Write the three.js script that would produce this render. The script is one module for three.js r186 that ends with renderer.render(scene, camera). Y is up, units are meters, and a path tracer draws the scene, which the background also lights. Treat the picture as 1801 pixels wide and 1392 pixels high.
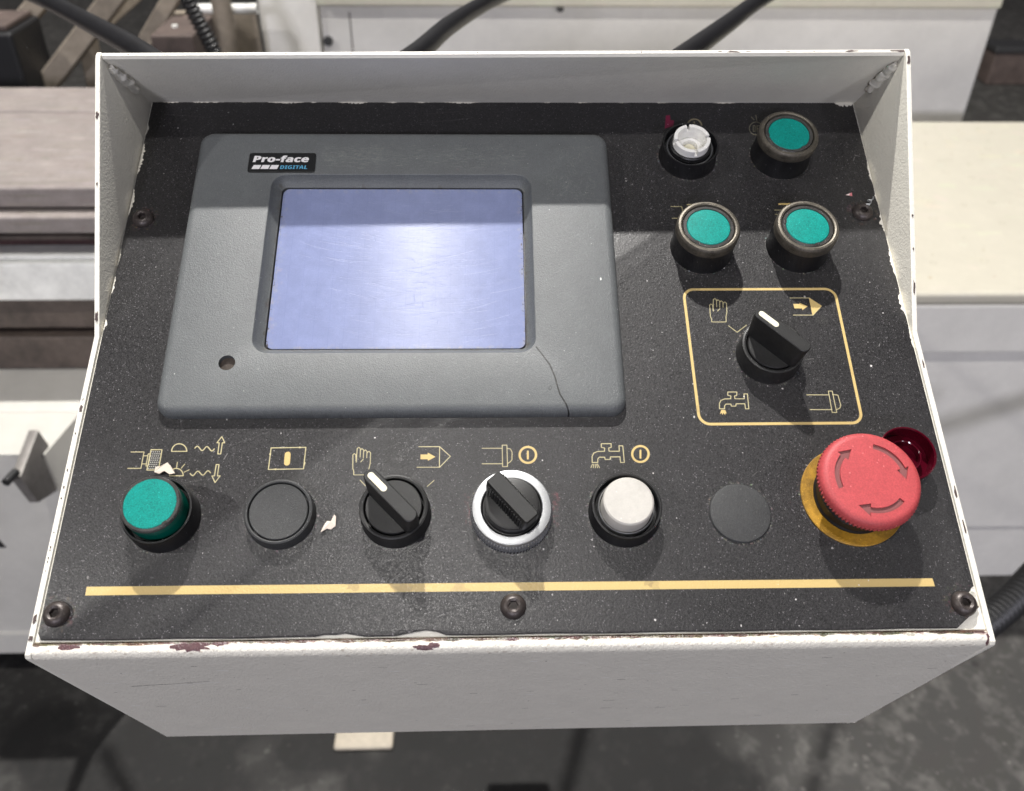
import * as THREE from 'three';
import { RoundedBoxGeometry } from 'three/addons/geometries/RoundedBoxGeometry.js';
import { mergeGeometries, toCreasedNormals } from 'three/addons/utils/BufferGeometryUtils.js';
import { FontLoader } from 'three/addons/loaders/FontLoader.js';
import { TextGeometry } from 'three/addons/geometries/TextGeometry.js';
import { Brush, Evaluator, SUBTRACTION } from 'three-bvh-csg';

// ------------------------------------------------------------------ camera, light, exposure
const scene = new THREE.Scene();
const TILT = 27 * Math.PI / 180, PANEL_Y = 1.05;                 // slope of the operator panel, height of its front edge
const AX = new THREE.Vector3(1, 0, 0), AV = new THREE.Vector3(0, Math.sin(TILT), -Math.cos(TILT)), AN = new THREE.Vector3(0, Math.cos(TILT), Math.sin(TILT));
const dirW = (u, v, n) => new THREE.Vector3().addScaledVector(AX, u).addScaledVector(AV, v).addScaledVector(AN, n);
const panelW = (u, v, n) => dirW(u, v, n).multiplyScalar(0.001).add(new THREE.Vector3(0, PANEL_Y, 0));   // panel millimetres to world metres
const F_PX = 1560, CAM = [-10.243, -71.811, 356.787], FWD = [0.025698, 0.443641, -0.895836], UPV = [0.007116, 0.896028, 0.443940];
const camera = new THREE.PerspectiveCamera(2 * Math.atan(696 / F_PX) * 180 / Math.PI, 1024 / 791, 0.02, 60);
camera.position.copy(panelW(...CAM));
camera.up.copy(dirW(...UPV));
camera.lookAt(camera.position.clone().add(dirW(...FWD)));
camera.focus = 0.40;
camera.userData.fStop = 12;
camera.updateMatrixWorld(true);

const renderer = new THREE.WebGLRenderer({ antialias: true });
renderer.toneMapping = THREE.LinearToneMapping;
renderer.toneMappingExposure = 1.09;
renderer.shadowMap.enabled = true;
scene.background = new THREE.Color(0.026, 0.025, 0.033);            // unseen even glow, added as dim fill light for the hall

const LAMPS = [   // rows of lamps under the roof: position, candela, size factor, where it hangs
  { at: [-0.30, 4.45, -1.55], cd: 62, soft: 2.2, where: 'above and a little behind the control console' },
  { at: [-4.20, 4.45, 1.46], cd: 23, soft: 3.0, where: 'above the far end of the grinding machine' },
  { at: [-0.30, 4.45, 1.46], cd: 11, soft: 3.0, where: 'above the place where the operator stands' },
  { at: [3.60, 4.45, 1.46], cd: 6, soft: 3.0, where: 'above the end of the low cream housing' },
  { at: [-1.60, 4.0, 9.0], cd: 82, soft: 20, tone: [0.95, 0.945, 1.08], where: 'at the far side of the hall facing the grinding machine' },
  { at: [3.20, 4.0, 9.5], cd: 42, soft: 20, tone: [0.95, 0.945, 1.08], where: 'at the far side of the hall facing the cream housing' },
];

// ------------------------------------------------------------------ photo pixel helpers
const RT = new THREE.Vector3().crossVectors(dirW(...FWD), dirW(...UPV)).normalize(), UPW = dirW(...UPV), FW = dirW(...FWD);
const rayW = (px, py) => FW.clone().addScaledVector(RT, (px - 900.5) / F_PX).addScaledVector(UPW, -(py - 696) / F_PX);
const onZ = (px, py, z) => { const d = rayW(px, py); return camera.position.clone().addScaledVector(d, (z - camera.position.z) / d.z); };
const onY = (px, py, y) => { const d = rayW(px, py); return camera.position.clone().addScaledVector(d, (y - camera.position.y) / d.y); };
function onPanel(px, py, n = 0) {                                 // photo pixel to panel millimetres at height n
  const d = rayW(px, py), dn = d.dot(AN), o = camera.position.clone().sub(new THREE.Vector3(0, PANEL_Y, 0));
  const s = (n * 0.001 - o.dot(AN)) / dn; o.addScaledVector(d, s);
  return [o.dot(AX) * 1000, o.dot(AV) * 1000];
}

// ------------------------------------------------------------------ random, noise, textures
function rng(seed) { let a = seed >>> 0; return () => { a = (a + 0x6D2B79F5) | 0; let t = Math.imul(a ^ (a >>> 15), 1 | a); t = (t + Math.imul(t ^ (t >>> 7), 61 | t)) ^ t; return ((t ^ (t >>> 14)) >>> 0) / 4294967296; }; }
function noiseGrid(n, seed) { const r = rng(seed), g = new Float32Array(n * n); for (let i = 0; i < g.length; i++) g[i] = r(); return g; }
function tileNoise(size, cells, seed) {                          // smooth value noise that tiles, 0..1
  const g = noiseGrid(cells, seed), o = new Float32Array(size * size);
  for (let y = 0; y < size; y++) {
    const fy = y / size * cells, y0 = Math.floor(fy), ty = fy - y0, sy = ty * ty * (3 - 2 * ty), a = (y0 % cells) * cells, b = ((y0 + 1) % cells) * cells;
    for (let x = 0; x < size; x++) {
      const fx = x / size * cells, x0 = Math.floor(fx), tx = fx - x0, sx = tx * tx * (3 - 2 * tx), x1 = (x0 + 1) % cells;
      const p = g[a + x0] + (g[a + x1] - g[a + x0]) * sx, q = g[b + x0] + (g[b + x1] - g[b + x0]) * sx;
      o[y * size + x] = p + (q - p) * sy;
    }
  }
  return o;
}
function fbm(size, list, seed) { const o = new Float32Array(size * size); let w = 0; list.forEach(([c, a], k) => { const t = tileNoise(size, c, seed + k * 17); for (let i = 0; i < o.length; i++) o[i] += t[i] * a; w += a; }); for (let i = 0; i < o.length; i++) o[i] /= w; return o; }
const enc = (x) => { x = Math.min(1, Math.max(0, x)); return 255 * (x <= 0.0031308 ? 12.92 * x : 1.055 * Math.pow(x, 1 / 2.4) - 0.055); };
function texRGB(size, f, srgb = true) {                          // f(i) gives linear rgb
  const d = new Uint8Array(size * size * 4);
  for (let i = 0; i < size * size; i++) { const c = f(i); for (let k = 0; k < 3; k++) d[i * 4 + k] = srgb ? enc(c[k]) : 255 * Math.min(1, Math.max(0, c[k])); d[i * 4 + 3] = 255; }
  const t = new THREE.DataTexture(d, size, size); t.wrapS = t.wrapT = THREE.RepeatWrapping; t.magFilter = THREE.LinearFilter; t.minFilter = THREE.LinearMipmapLinearFilter; if (srgb) t.colorSpace = THREE.SRGBColorSpace; t.needsUpdate = true; return t;
}
const grey = (size, arr) => texRGB(size, (i) => [arr[i], arr[i], arr[i]], false);
const rep = (t, r, s = r) => { const c = t.clone(); c.repeat.set(r, s); c.needsUpdate = true; return c; };
function speckle(base, dust, { size = 512, amp = 0.25, dots = 0.002, mottle = 0.2, cells = 6, seed = 1 } = {}) {
  const r = rng(seed), m = fbm(size, [[cells, 1], [cells * 4, 0.6], [cells * 12, 0.4]], seed + 5), w = new Float32Array(size * size);
  for (let i = 0; i < w.length; i++) { w[i] = (r() - 0.5) * amp; if (r() < dots) w[i] = 1 + r() * 3; }
  return texRGB(size, (i) => { const k = 1 + (m[i] - 0.5) * 2 * mottle + Math.min(w[i], 0.9), s = w[i] > 1 ? Math.min(1, (w[i] - 1) / 3) * 0.8 : 0; return base.map((b, c) => b * k * (1 - s) + dust[c] * s); });
}
const grain = grey(512, fbm(512, [[256, 1], [128, 0.7], [64, 0.3]], 91));           // fine pebble
const peel = grey(512, fbm(512, [[64, 0.8], [128, 1], [30, 0.5]], 47));             // orange peel of sprayed paint
const pits = (() => { const r = rng(66), a = new Float32Array(512 * 512); for (let i = 0; i < a.length; i++) a[i] = 0.55 + 0.45 * r(); return grey(512, a); })();   // single grains of the textured coat
const leather = grey(512, fbm(512, [[44, 1], [90, 0.9], [180, 0.4]], 147));
const C = (r, g, b) => new THREE.Color().setRGB(r, g, b);
const mat = (o) => new THREE.MeshPhysicalMaterial({ roughness: 0.5, side: THREE.DoubleSide, ...o });

const PAINT = [0.80, 0.775, 0.69];
const paintMap = speckle(PAINT, [0.30, 0.24, 0.18], { amp: 0.03, dots: 0.0004, mottle: 0.05, seed: 3 });
const M = {
  paint: mat({ map: rep(paintMap, 1 / 120), bumpMap: rep(peel, 1 / 60), bumpScale: 0.00018, roughness: 0.42 }),
  bare: mat({ color: C(0.075, 0.05, 0.048), roughness: 0.6 }),
  maroon: mat({ color: C(0.12, 0.04, 0.05), roughness: 0.6 }),
  plastic: mat({ map: rep(speckle([0.007, 0.007, 0.008], [0.3, 0.3, 0.3], { amp: 0.5, dots: 0.0006, mottle: 0.3, cells: 20, seed: 7 }), 1 / 170), roughness: 0.42 }),
  rubber: mat({ map: rep(speckle([0.032, 0.033, 0.034], [0.4, 0.4, 0.4], { amp: 0.5, dots: 0.0012, mottle: 0.22, cells: 18, seed: 8 }), 1 / 170), bumpMap: rep(grain, 1 / 30), bumpScale: 0.00008, roughness: 0.6 }),
  knob: mat({ map: rep(speckle([0.013, 0.013, 0.013], [0.4, 0.4, 0.38], { amp: 0.5, dots: 0.001, mottle: 0.5, cells: 20, seed: 9 }), 1 / 170), roughness: 0.48 }),
  gunmetal: mat({ map: rep(speckle([0.125, 0.112, 0.092], [0.06, 0.07, 0.055], { amp: 0.3, dots: 0.02, mottle: 0.55, cells: 30, seed: 11 }), 1 / 110), metalness: 0.7, roughness: 0.5 }),
  chrome: mat({ map: rep(speckle([0.52, 0.53, 0.54], [0.12, 0.11, 0.10], { amp: 0.1, dots: 0.01, mottle: 0.15, cells: 30, seed: 12 }), 1 / 120), metalness: 0.85, roughness: 0.42 }),
  green: mat({ map: rep(speckle([0.0, 0.225, 0.19], [0.12, 0.6, 0.55], { amp: 0.6, dots: 0.006, mottle: 0.16, cells: 22, seed: 13 }), 1 / 150), roughness: 0.5, specularIntensity: 0.45 }),
  greenGlass: mat({ color: C(0.0, 0.10, 0.07), roughness: 0.2 }),
  dustyClear: mat({ map: rep(speckle([0.045, 0.043, 0.041], [0.35, 0.33, 0.3], { amp: 0.7, dots: 0.01, mottle: 0.5, cells: 40, seed: 14 }), 1 / 150), roughness: 0.3, clearcoat: 0.6, clearcoatRoughness: 0.2 }),
  whitePlastic: mat({ map: rep(speckle([0.88, 0.87, 0.83], [0.35, 0.32, 0.25], { amp: 0.05, dots: 0.001, mottle: 0.10, cells: 20, seed: 15 }), 1 / 150), roughness: 0.4 }),
  whiteCap: mat({ map: rep(speckle([0.50, 0.48, 0.44], [0.3, 0.25, 0.18], { amp: 0.05, dots: 0.0015, mottle: 0.14, cells: 24, seed: 35 }), 1 / 150), roughness: 0.45 }),
  ivory: mat({ color: C(0.82, 0.78, 0.60), roughness: 0.5 }),
  red: mat({ map: rep(speckle([0.44, 0.060, 0.066], [0.8, 0.45, 0.42], { amp: 0.3, dots: 0.002, mottle: 0.10, cells: 20, seed: 16 }), 1 / 200), bumpMap: rep(grain, 1 / 25), bumpScale: 0.00006, roughness: 0.55 }),
  redDark: mat({ color: C(0.30, 0.02, 0.03), roughness: 0.4 }),
  redWorn: mat({ color: C(0.20, 0.065, 0.065), roughness: 0.7 }),
  redClear: mat({ color: C(0.11, 0.003, 0.014), roughness: 0.12, transmission: 0.4, thickness: 0, clearcoat: 0.5 }),
  yellow: mat({ map: rep(speckle([0.34, 0.18, 0.014], [0.05, 0.035, 0.02], { amp: 0.25, dots: 0.03, mottle: 0.75, cells: 12, seed: 17 }), 1 / 150), roughness: 0.5 }),
  screw: mat({ map: rep(speckle([0.055, 0.045, 0.042], [0.2, 0.16, 0.14], { amp: 0.5, dots: 0.004, mottle: 0.5, cells: 40, seed: 18 }), 1 / 120), metalness: 0.35, roughness: 0.42 }),
  hole: mat({ map: rep(speckle([0.05, 0.038, 0.03], [0.2, 0.17, 0.14], { amp: 0.6, dots: 0.02, mottle: 0.5, cells: 40, seed: 19 }), 1 / 120), roughness: 0.8 }),
  flake: mat({ color: C(0.66, 0.58, 0.50), roughness: 0.7 }),
};

// ------------------------------------------------------------------ geometry helpers: millimetres in, metres out
const names = new Map();
function numbered(n) { const k = names.get(n) ?? 0; names.set(n, k + 1); return k ? `${n}_${String(k).padStart(3, '0')}` : n; }
const MM = 0.001;
function crease(g, a = 0.6) { const n = g.index ? g.toNonIndexed() : g; n.deleteAttribute('normal'); n.computeVertexNormals(); return toCreasedNormals(n, a); }
function boxUV(g) {                                              // uv in millimetres from the dominant axis of each face
  if (g.index) g = g.toNonIndexed();
  const p = g.attributes.position, uv = new Float32Array(p.count * 2), a = new THREE.Vector3(), b = new THREE.Vector3(), c = new THREE.Vector3();
  for (let i = 0; i < p.count; i += 3) {
    a.fromBufferAttribute(p, i); b.fromBufferAttribute(p, i + 1); c.fromBufferAttribute(p, i + 2);
    const n = b.clone().sub(a).cross(c.clone().sub(a)), x = Math.abs(n.x), y = Math.abs(n.y), z = Math.abs(n.z);
    [a, b, c].forEach((q, k) => { const [s, t] = z >= x && z >= y ? [q.x, q.y] : y >= x ? [q.x, q.z] : [q.y, q.z]; uv[(i + k) * 2] = s; uv[(i + k) * 2 + 1] = t; });
  }
  g.setAttribute('uv', new THREE.BufferAttribute(uv, 2)); return g;
}
function part(name, geo, material, parent, { at, keepUV, label } = {}) {
  let g = keepUV ? geo : boxUV(geo);
  if (!g.attributes.normal) g.computeVertexNormals();
  g.scale(MM, MM, MM);
  const m = new THREE.Mesh(g, material); m.name = parent === scene ? numbered(name) : name; m.castShadow = m.receiveShadow = true;
  if (at) m.position.set(at[0] * MM, at[1] * MM, at[2] * MM);
  if (label) m.userData.label = label;
  parent.add(m); return m;
}
function group(name, parent, at = [0, 0, 0], label) {
  const g = new THREE.Group(); g.name = name; g.position.set(at[0] * MM, at[1] * MM, at[2] * MM); if (label) g.userData.label = label; parent.add(g); return g;
}
function thing(o, label, category, groupName) { o.userData.label = label; o.userData.category = category; if (groupName) o.userData.group = groupName; return o; }
const lathe = (pts, seg = 72, a = 0.55) => crease(new THREE.LatheGeometry(pts.map(([r, z]) => new THREE.Vector2(Math.max(r, 1e-4), z)), seg).rotateX(Math.PI / 2), a);
function loft(loops, cap0, cap1) {                               // loops of equal length, each a list of [x, y, z]
  const n = loops[0].length, pos = [], idx = [];
  for (const l of loops) for (const p of l) pos.push(...p);
  for (let k = 0; k + 1 < loops.length; k++) for (let i = 0; i < n; i++) { const a = k * n + i, b = k * n + (i + 1) % n, c = a + n, d = b + n; idx.push(a, b, d, a, d, c); }
  const cap = (k, flip) => { const c = pos.length / 3; let s = [0, 0, 0]; for (const p of loops[k]) s = s.map((x, q) => x + p[q] / n); pos.push(...s); for (let i = 0; i < n; i++) { const a = k * n + i, b = k * n + (i + 1) % n; flip ? idx.push(c, b, a) : idx.push(c, a, b); } };
  if (cap0) cap(0, true); if (cap1) cap(loops.length - 1, false);
  const g = new THREE.BufferGeometry(); g.setAttribute('position', new THREE.Float32BufferAttribute(pos, 3)); g.setIndex(idx); return g;
}
function roundRect(cx, cy, w, h, r, z, seg = 7) {
  const o = [];
  for (const [sx, sy, a0] of [[1, 1, 0], [-1, 1, 90], [-1, -1, 180], [1, -1, 270]]) for (let k = 0; k <= seg; k++) { const a = (a0 + 90 * k / seg) * Math.PI / 180; o.push([cx + sx * (w / 2 - r) + r * Math.cos(a), cy + sy * (h / 2 - r) + r * Math.sin(a), z]); }
  return o;
}
const stadium = (hl, hw, z, r = hw, seg = 7) => roundRect(0, 0, 2 * hl, 2 * hw, Math.min(r, hw - 0.01), z, seg);
function shapeOf(pts) { const s = new THREE.Shape(); pts.forEach(([x, y], i) => i ? s.lineTo(x, y) : s.moveTo(x, y)); s.closePath(); return s; }
const prism = (pts, depth, bevel = 0, seg = 2) => crease(new THREE.ExtrudeGeometry(shapeOf(pts), { depth: depth - 2 * bevel, bevelEnabled: bevel > 0, bevelThickness: bevel, bevelSize: bevel, bevelOffset: -bevel, bevelSegments: seg, steps: 1 }).translate(0, 0, bevel), 0.5);
function alongU(pts, u0, u1, bevel = 0.4) {                      // a (v, n) outline pushed along u from u0 to u1
  const g = prism(pts, u1 - u0, bevel); g.applyMatrix4(new THREE.Matrix4().set(0, 0, 1, u0, 1, 0, 0, 0, 0, 1, 0, 0, 0, 0, 0, 1)); return g;
}
function canvasTex(w, h, draw) {
  const c = document.createElement('canvas'); c.width = w; c.height = h; const x = c.getContext('2d'); draw(x, w, h);
  const t = new THREE.CanvasTexture(c); t.colorSpace = THREE.SRGBColorSpace; t.magFilter = THREE.LinearFilter; t.anisotropy = 8; return t;
}
function grainOver(x, w, h, seed, amp, mottle) {                 // adds pixel grain and soft patches to what is drawn
  const im = x.getImageData(0, 0, w, h), r = rng(seed), m = fbm(512, [[7, 1], [19, 0.7], [60, 0.6]], seed + 3);
  for (let y = 0; y < h; y++) for (let q = 0; q < w; q++) { const i = (y * w + q) * 4, k = 1 + (r() - 0.5) * amp + (m[(y % 512) * 512 + q % 512] - 0.5) * mottle; for (let c = 0; c < 3; c++) im.data[i + c] = Math.max(0, Math.min(255, im.data[i + c] * k)); }
  x.putImageData(im, 0, 0);
}
const blob = (x, cx, cy, rx, ry, r, n = 14, rough = 0.45) => { x.beginPath(); for (let k = 0; k < n; k++) { const a = k / n * Math.PI * 2, q = 1 - rough * r(); k ? x.lineTo(cx + Math.cos(a) * rx * q, cy + Math.sin(a) * ry * q) : x.moveTo(cx + Math.cos(a) * rx * q, cy + Math.sin(a) * ry * q); } x.closePath(); x.fill(); };

// ------------------------------------------------------------------ the workshop: floor
const FLOOR_X = 0.2, FLOOR_Z = -0.8, FLOOR_S = 4;               // the floor pattern is 4 m wide, laid from this point
function floorTexture() {
  const S = 2048, a = fbm(S, [[7, 1], [22, 0.8], [60, 0.6]], 201), b = fbm(S, [[130, 1], [300, 0.9], [620, 0.6]], 251), big = fbm(S, [[5, 1], [11, 0.5]], 222), r = rng(77);
  const dots = new Float32Array(S * S), at = (px, py) => { const p = onY(px, py, 0); return [((p.x - FLOOR_X) / FLOOR_S + 0.5) * S, (0.5 - (p.z - FLOOR_Z) / FLOOR_S) * S]; };
  for (let k = 0; k < 16000; k++) { const x = Math.floor(r() * S), y = Math.floor(r() * S), q = 0.6 + r() * r() * 3.2, v = r() < 0.7 ? 0.5 + r() : -0.6; for (let j = -q; j <= q; j++) for (let i = -q; i <= q; i++) if (i * i + j * j < q * q) dots[((y + j + S) % S | 0) * S + ((x + i + S) % S | 0)] = v; }
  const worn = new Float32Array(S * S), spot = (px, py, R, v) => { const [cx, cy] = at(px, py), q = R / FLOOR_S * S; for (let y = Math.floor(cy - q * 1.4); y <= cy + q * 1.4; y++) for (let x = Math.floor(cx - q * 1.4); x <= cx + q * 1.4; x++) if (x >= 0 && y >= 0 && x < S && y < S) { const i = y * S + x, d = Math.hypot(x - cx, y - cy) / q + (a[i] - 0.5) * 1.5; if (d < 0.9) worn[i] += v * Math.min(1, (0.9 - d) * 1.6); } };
  spot(150, 1330, 0.36, -0.62); spot(480, 1370, 0.34, -0.55); spot(900, 1370, 0.50, -1.2); spot(1060, 1350, 0.18, -0.5); spot(60, 1290, 0.09, -0.5); spot(355, 1375, 0.05, -0.5); spot(80, 1350, 0.05, -0.5);  // darker floor patches at the left and middle
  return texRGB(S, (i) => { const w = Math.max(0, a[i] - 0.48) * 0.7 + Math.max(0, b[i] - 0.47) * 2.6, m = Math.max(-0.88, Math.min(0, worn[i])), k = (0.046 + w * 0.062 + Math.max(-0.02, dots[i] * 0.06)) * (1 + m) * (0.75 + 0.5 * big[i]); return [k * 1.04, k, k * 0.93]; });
}
{
  const g = new THREE.PlaneGeometry(16, 16, 1, 1).rotateX(-Math.PI / 2).translate(FLOOR_X, 0, FLOOR_Z - 2), uv = g.attributes.uv, p = g.attributes.position;
  for (let i = 0; i < uv.count; i++) uv.setXY(i, (p.getX(i) - FLOOR_X) / FLOOR_S + 0.5, 0.5 - (p.getZ(i) - FLOOR_Z) / FLOOR_S);
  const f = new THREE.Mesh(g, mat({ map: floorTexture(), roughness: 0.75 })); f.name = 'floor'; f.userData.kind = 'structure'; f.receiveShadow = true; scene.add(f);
}

// ------------------------------------------------------------------ lamps of the hall (above the picture)
const glow = new THREE.MeshStandardMaterial({ color: 0x222222, emissive: new THREE.Color(1, 0.97, 0.92), emissiveIntensity: 12 });
const lampShell = mat({ color: C(0.25, 0.25, 0.25), roughness: 0.5, metalness: 0.5 });
for (const { at, cd, soft, where, tone = [1, 0.97, 0.93] } of LAMPS) {
  const o = new THREE.Group(); o.name = numbered('high_bay_lamp'); o.position.set(...at); scene.add(o);
  thing(o, 'round grey workshop lamp hanging ' + where, 'lamp', 'lamps above the workshop');
  const shell = new THREE.Mesh(new THREE.LatheGeometry([[0.001, 0.17], [0.06, 0.17], [0.07, 0.07], [0.13, 0.05], [0.14, 0.0], [0.125, 0.0], [0.12, 0.03], [0.001, 0.03]].map(([r, y]) => new THREE.Vector2(r, y)), 40), lampShell); shell.name = 'shell'; o.add(shell);
  const lens = new THREE.Mesh(new THREE.CylinderGeometry(0.075, 0.075, 0.006, 40), glow); lens.name = 'lamp_lens'; lens.position.y = 0.022; o.add(lens);
  const l = new THREE.PointLight(C(...tone), cd, 0, 2); l.position.set(at[0], at[1] - 0.02 * soft - 0.01, at[2]); l.castShadow = true; l.shadow.radius = soft; l.shadow.mapSize.set(2048, 2048); scene.add(l);
}

// ------------------------------------------------------------------ the control console
const console_ = new THREE.Group(); console_.name = 'control_console'; console_.position.set(0, PANEL_Y, 0); console_.rotation.x = -(Math.PI / 2 - TILT); scene.add(console_);
thing(console_, 'cream sheet metal operator console with sloped black panel, screen and push buttons', 'control panel');

// housing
const UO = 191.8, UI = 189.4;
const sideOutline = (d) => [[-6, -0.8], [137, -0.4], [257.2 + d, 53.8], [259.8 + d, 54.6], [262.2 + d, 54.2], [287, -4], [287, -150], [-19, -169], [-7.5, -4], [-7.2, -2]];
part('side_wall', alongU(sideOutline(-4.4), -UO, -UI), M.paint, console_);
part('side_wall', alongU(sideOutline(-0.6), UI, UO), M.paint, console_);
{
  const g = alongU([[281.8, -3], [259.6, 52.4], [260.3, 54.0], [262.0, 54.0], [284.3, -2], [284.3, -60], [281.8, -60]], -UI + 0.02, UI - 0.02, 0.3), p = g.attributes.position;
  for (let i = 0; i < p.count; i++) { const n = p.getZ(i); if (n > 0) p.setY(i, p.getY(i) + (n / 54) * (-2.5 + 1.9 * p.getX(i) / UI)); }   // the visor was bent a little out of true
  g.computeVertexNormals(); part('visor_wall', g, M.paint, console_);
}
part('rear_wall', alongU([[284.4, -60], [286.8, -60], [286.8, -149], [284.4, -149]], -UI + 0.02, UI - 0.02), M.paint, console_);
part('bottom_wall', alongU([[-16, -166], [284, -147], [284, -149.5], [-16, -168.5]], -UI + 0.02, UI - 0.02), M.paint, console_);
part('inner_flange', (() => { const s = shapeOf([[-UI, -1], [UI, -1], [UI, 281.6], [-UI, 281.6]]); const h = new THREE.Path(); [[-178, 12], [-178, 270], [178, 270], [178, 12]].forEach(([x, y], i) => i ? h.lineTo(x, y) : h.moveTo(x, y)); h.closePath(); s.holes.push(h); return new THREE.ExtrudeGeometry(s, { depth: 2, bevelEnabled: false }).translate(0, 0, -4.2); })(), M.paint, console_);

// front wall: rounded lip at the top, textured paint with dirt, chips and scratches
{
  const prof = [[-1.0, -3.6], [-1.3, -1.6], [-2.0, -1.0], [-4.2, -0.8], [-5.4, -1.2], [-6.4, -2.1], [-7.0, -3.4], [-7.3, -5.0]];
  for (let k = 1; k <= 10; k++) prof.push([-7.3 - 12.2 * k / 10, -5 - 163 * k / 10]);
  const nu = 40, pos = [], uv = [], idx = []; const arc = [0]; for (let k = 1; k < prof.length; k++) arc.push(arc[k - 1] + Math.hypot(prof[k][0] - prof[k - 1][0], prof[k][1] - prof[k - 1][1]));
  prof.forEach(([v, n], k) => { for (let i = 0; i <= nu; i++) { const s = i / nu, u = -UO + 0.3 + (2 * UO - 0.6) * s, slack = k > 7 ? (k - 7) / 10 * (s - 0.5) * 13 : 0; pos.push(u, v, n + slack); uv.push(s, 1 - arc[k] / 180); } });
  for (let k = 0; k + 1 < prof.length; k++) for (let i = 0; i < nu; i++) { const a = k * (nu + 1) + i, b = a + 1, c = a + nu + 1, d = c + 1; idx.push(a, c, b, b, c, d); }
  const g = new THREE.BufferGeometry(); g.setAttribute('position', new THREE.Float32BufferAttribute(pos, 3)); g.setAttribute('uv', new THREE.Float32BufferAttribute(uv, 2)); g.setIndex(idx); g.computeVertexNormals();
  const t = canvasTex(2048, 960, (x, w, h) => {
    const r = rng(31), k = w / 383, X = (u) => (u + 191.5) * k, Y = (a) => a * h / 180;
    x.fillStyle = 'rgb(231,227,215)'; x.fillRect(0, 0, w, h);
    for (let q = 0; q < 700; q++) { x.fillStyle = `rgba(${48 + r() * 40},${36 + r() * 30},${28 + r() * 24},${0.25 + 0.5 * r()})`; blob(x, r() * w, Y(1.5 + r() * 1.9), 6 + r() * 22, 1.5 + r() * 4, r); }
    for (let q = 0; q < 1300; q++) { const u = (r() - 0.5) * 383, strong = (u < -120 || u > 40) ? 1 : 0.55; x.fillStyle = `rgba(${60 + r() * 40},${46 + r() * 30},${36 + r() * 25},${0.10 + 0.35 * r() * strong})`; blob(x, X(u), Y(1.4 + r() * r() * 2.6), 4 + r() * 16, 1 + r() * 4, r); }
    for (let q = 0; q < 260; q++) { x.fillStyle = `rgba(120,100,85,${0.08 + 0.2 * r()})`; blob(x, X((r() - 0.5) * 383), Y(4 + r() * 7), 1 + r() * 6, 1 + r() * 3, r); }
    for (const [u, a, ru, ra] of [[-128, 4.6, 9.5, 2.2], [-117, 3.6, 4, 1.2], [-176, 4.2, 6.5, 1.6], [-36.5, 6.2, 6.5, 1.5], [-33, 5.2, 3.4, 1.5], [-1.5, 3.4, 3.8, 0.9], [189.5, 7, 1.6, 4], [-190.5, 7, 1.2, 5]]) { x.fillStyle = 'rgb(86,58,62)'; blob(x, X(u), Y(a), ru * k, ra * h / 180, r, 22, 0.5); }
    const scratch = (u0, a0, u1, a1, c, wd) => { x.strokeStyle = c; x.lineWidth = wd; x.beginPath(); x.moveTo(X(u0), Y(a0)); x.lineTo((X(u0) + X(u1)) / 2, (Y(a0) + Y(a1)) / 2 + (r() - 0.5) * 4); x.lineTo(X(u1), Y(a1)); x.stroke(); };
    scratch(-168, 56, -150, 53, 'rgba(70,66,66,0.8)', 3); scratch(-150, 53, -132, 49, 'rgba(80,76,76,0.7)', 2.5); scratch(-148, 55, -128, 51, 'rgba(250,250,248,0.9)', 2);
    for (let q = 0; q < 120; q++) { const u = (r() - 0.5) * 370, a = 18 + r() * 150, l = 1 + r() * 5; scratch(u, a, u + l, a - 0.5 + r(), r() < 0.7 ? 'rgba(252,252,250,0.85)' : 'rgba(70,66,66,0.7)', 1.2 + r() * 2); }
    for (let q = 0; q < 130; q++) { x.fillStyle = r() < 0.7 ? 'rgba(252,252,250,0.8)' : 'rgba(70,60,55,0.6)'; blob(x, X((r() - 0.5) * 380), Y(12 + r() * 165), 1 + r() * 3, 1 + r() * 2, r, 7); }
    for (let q = 0; q < 60; q++) { x.fillStyle = 'rgba(88,80,78,0.7)'; blob(x, X((r() - 0.5) * 380), Y(176 + r() * 4), 2 + r() * 5, 1 + r() * 4, r, 8); }
    grainOver(x, w, h, 5, 0.03, 0.05);
  });
  part('front_wall', g, mat({ map: t, bumpMap: rep(leather, 6.5, 3), bumpScale: 0.0004, roughness: 0.4 }), console_, { keepUV: true });
}
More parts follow.
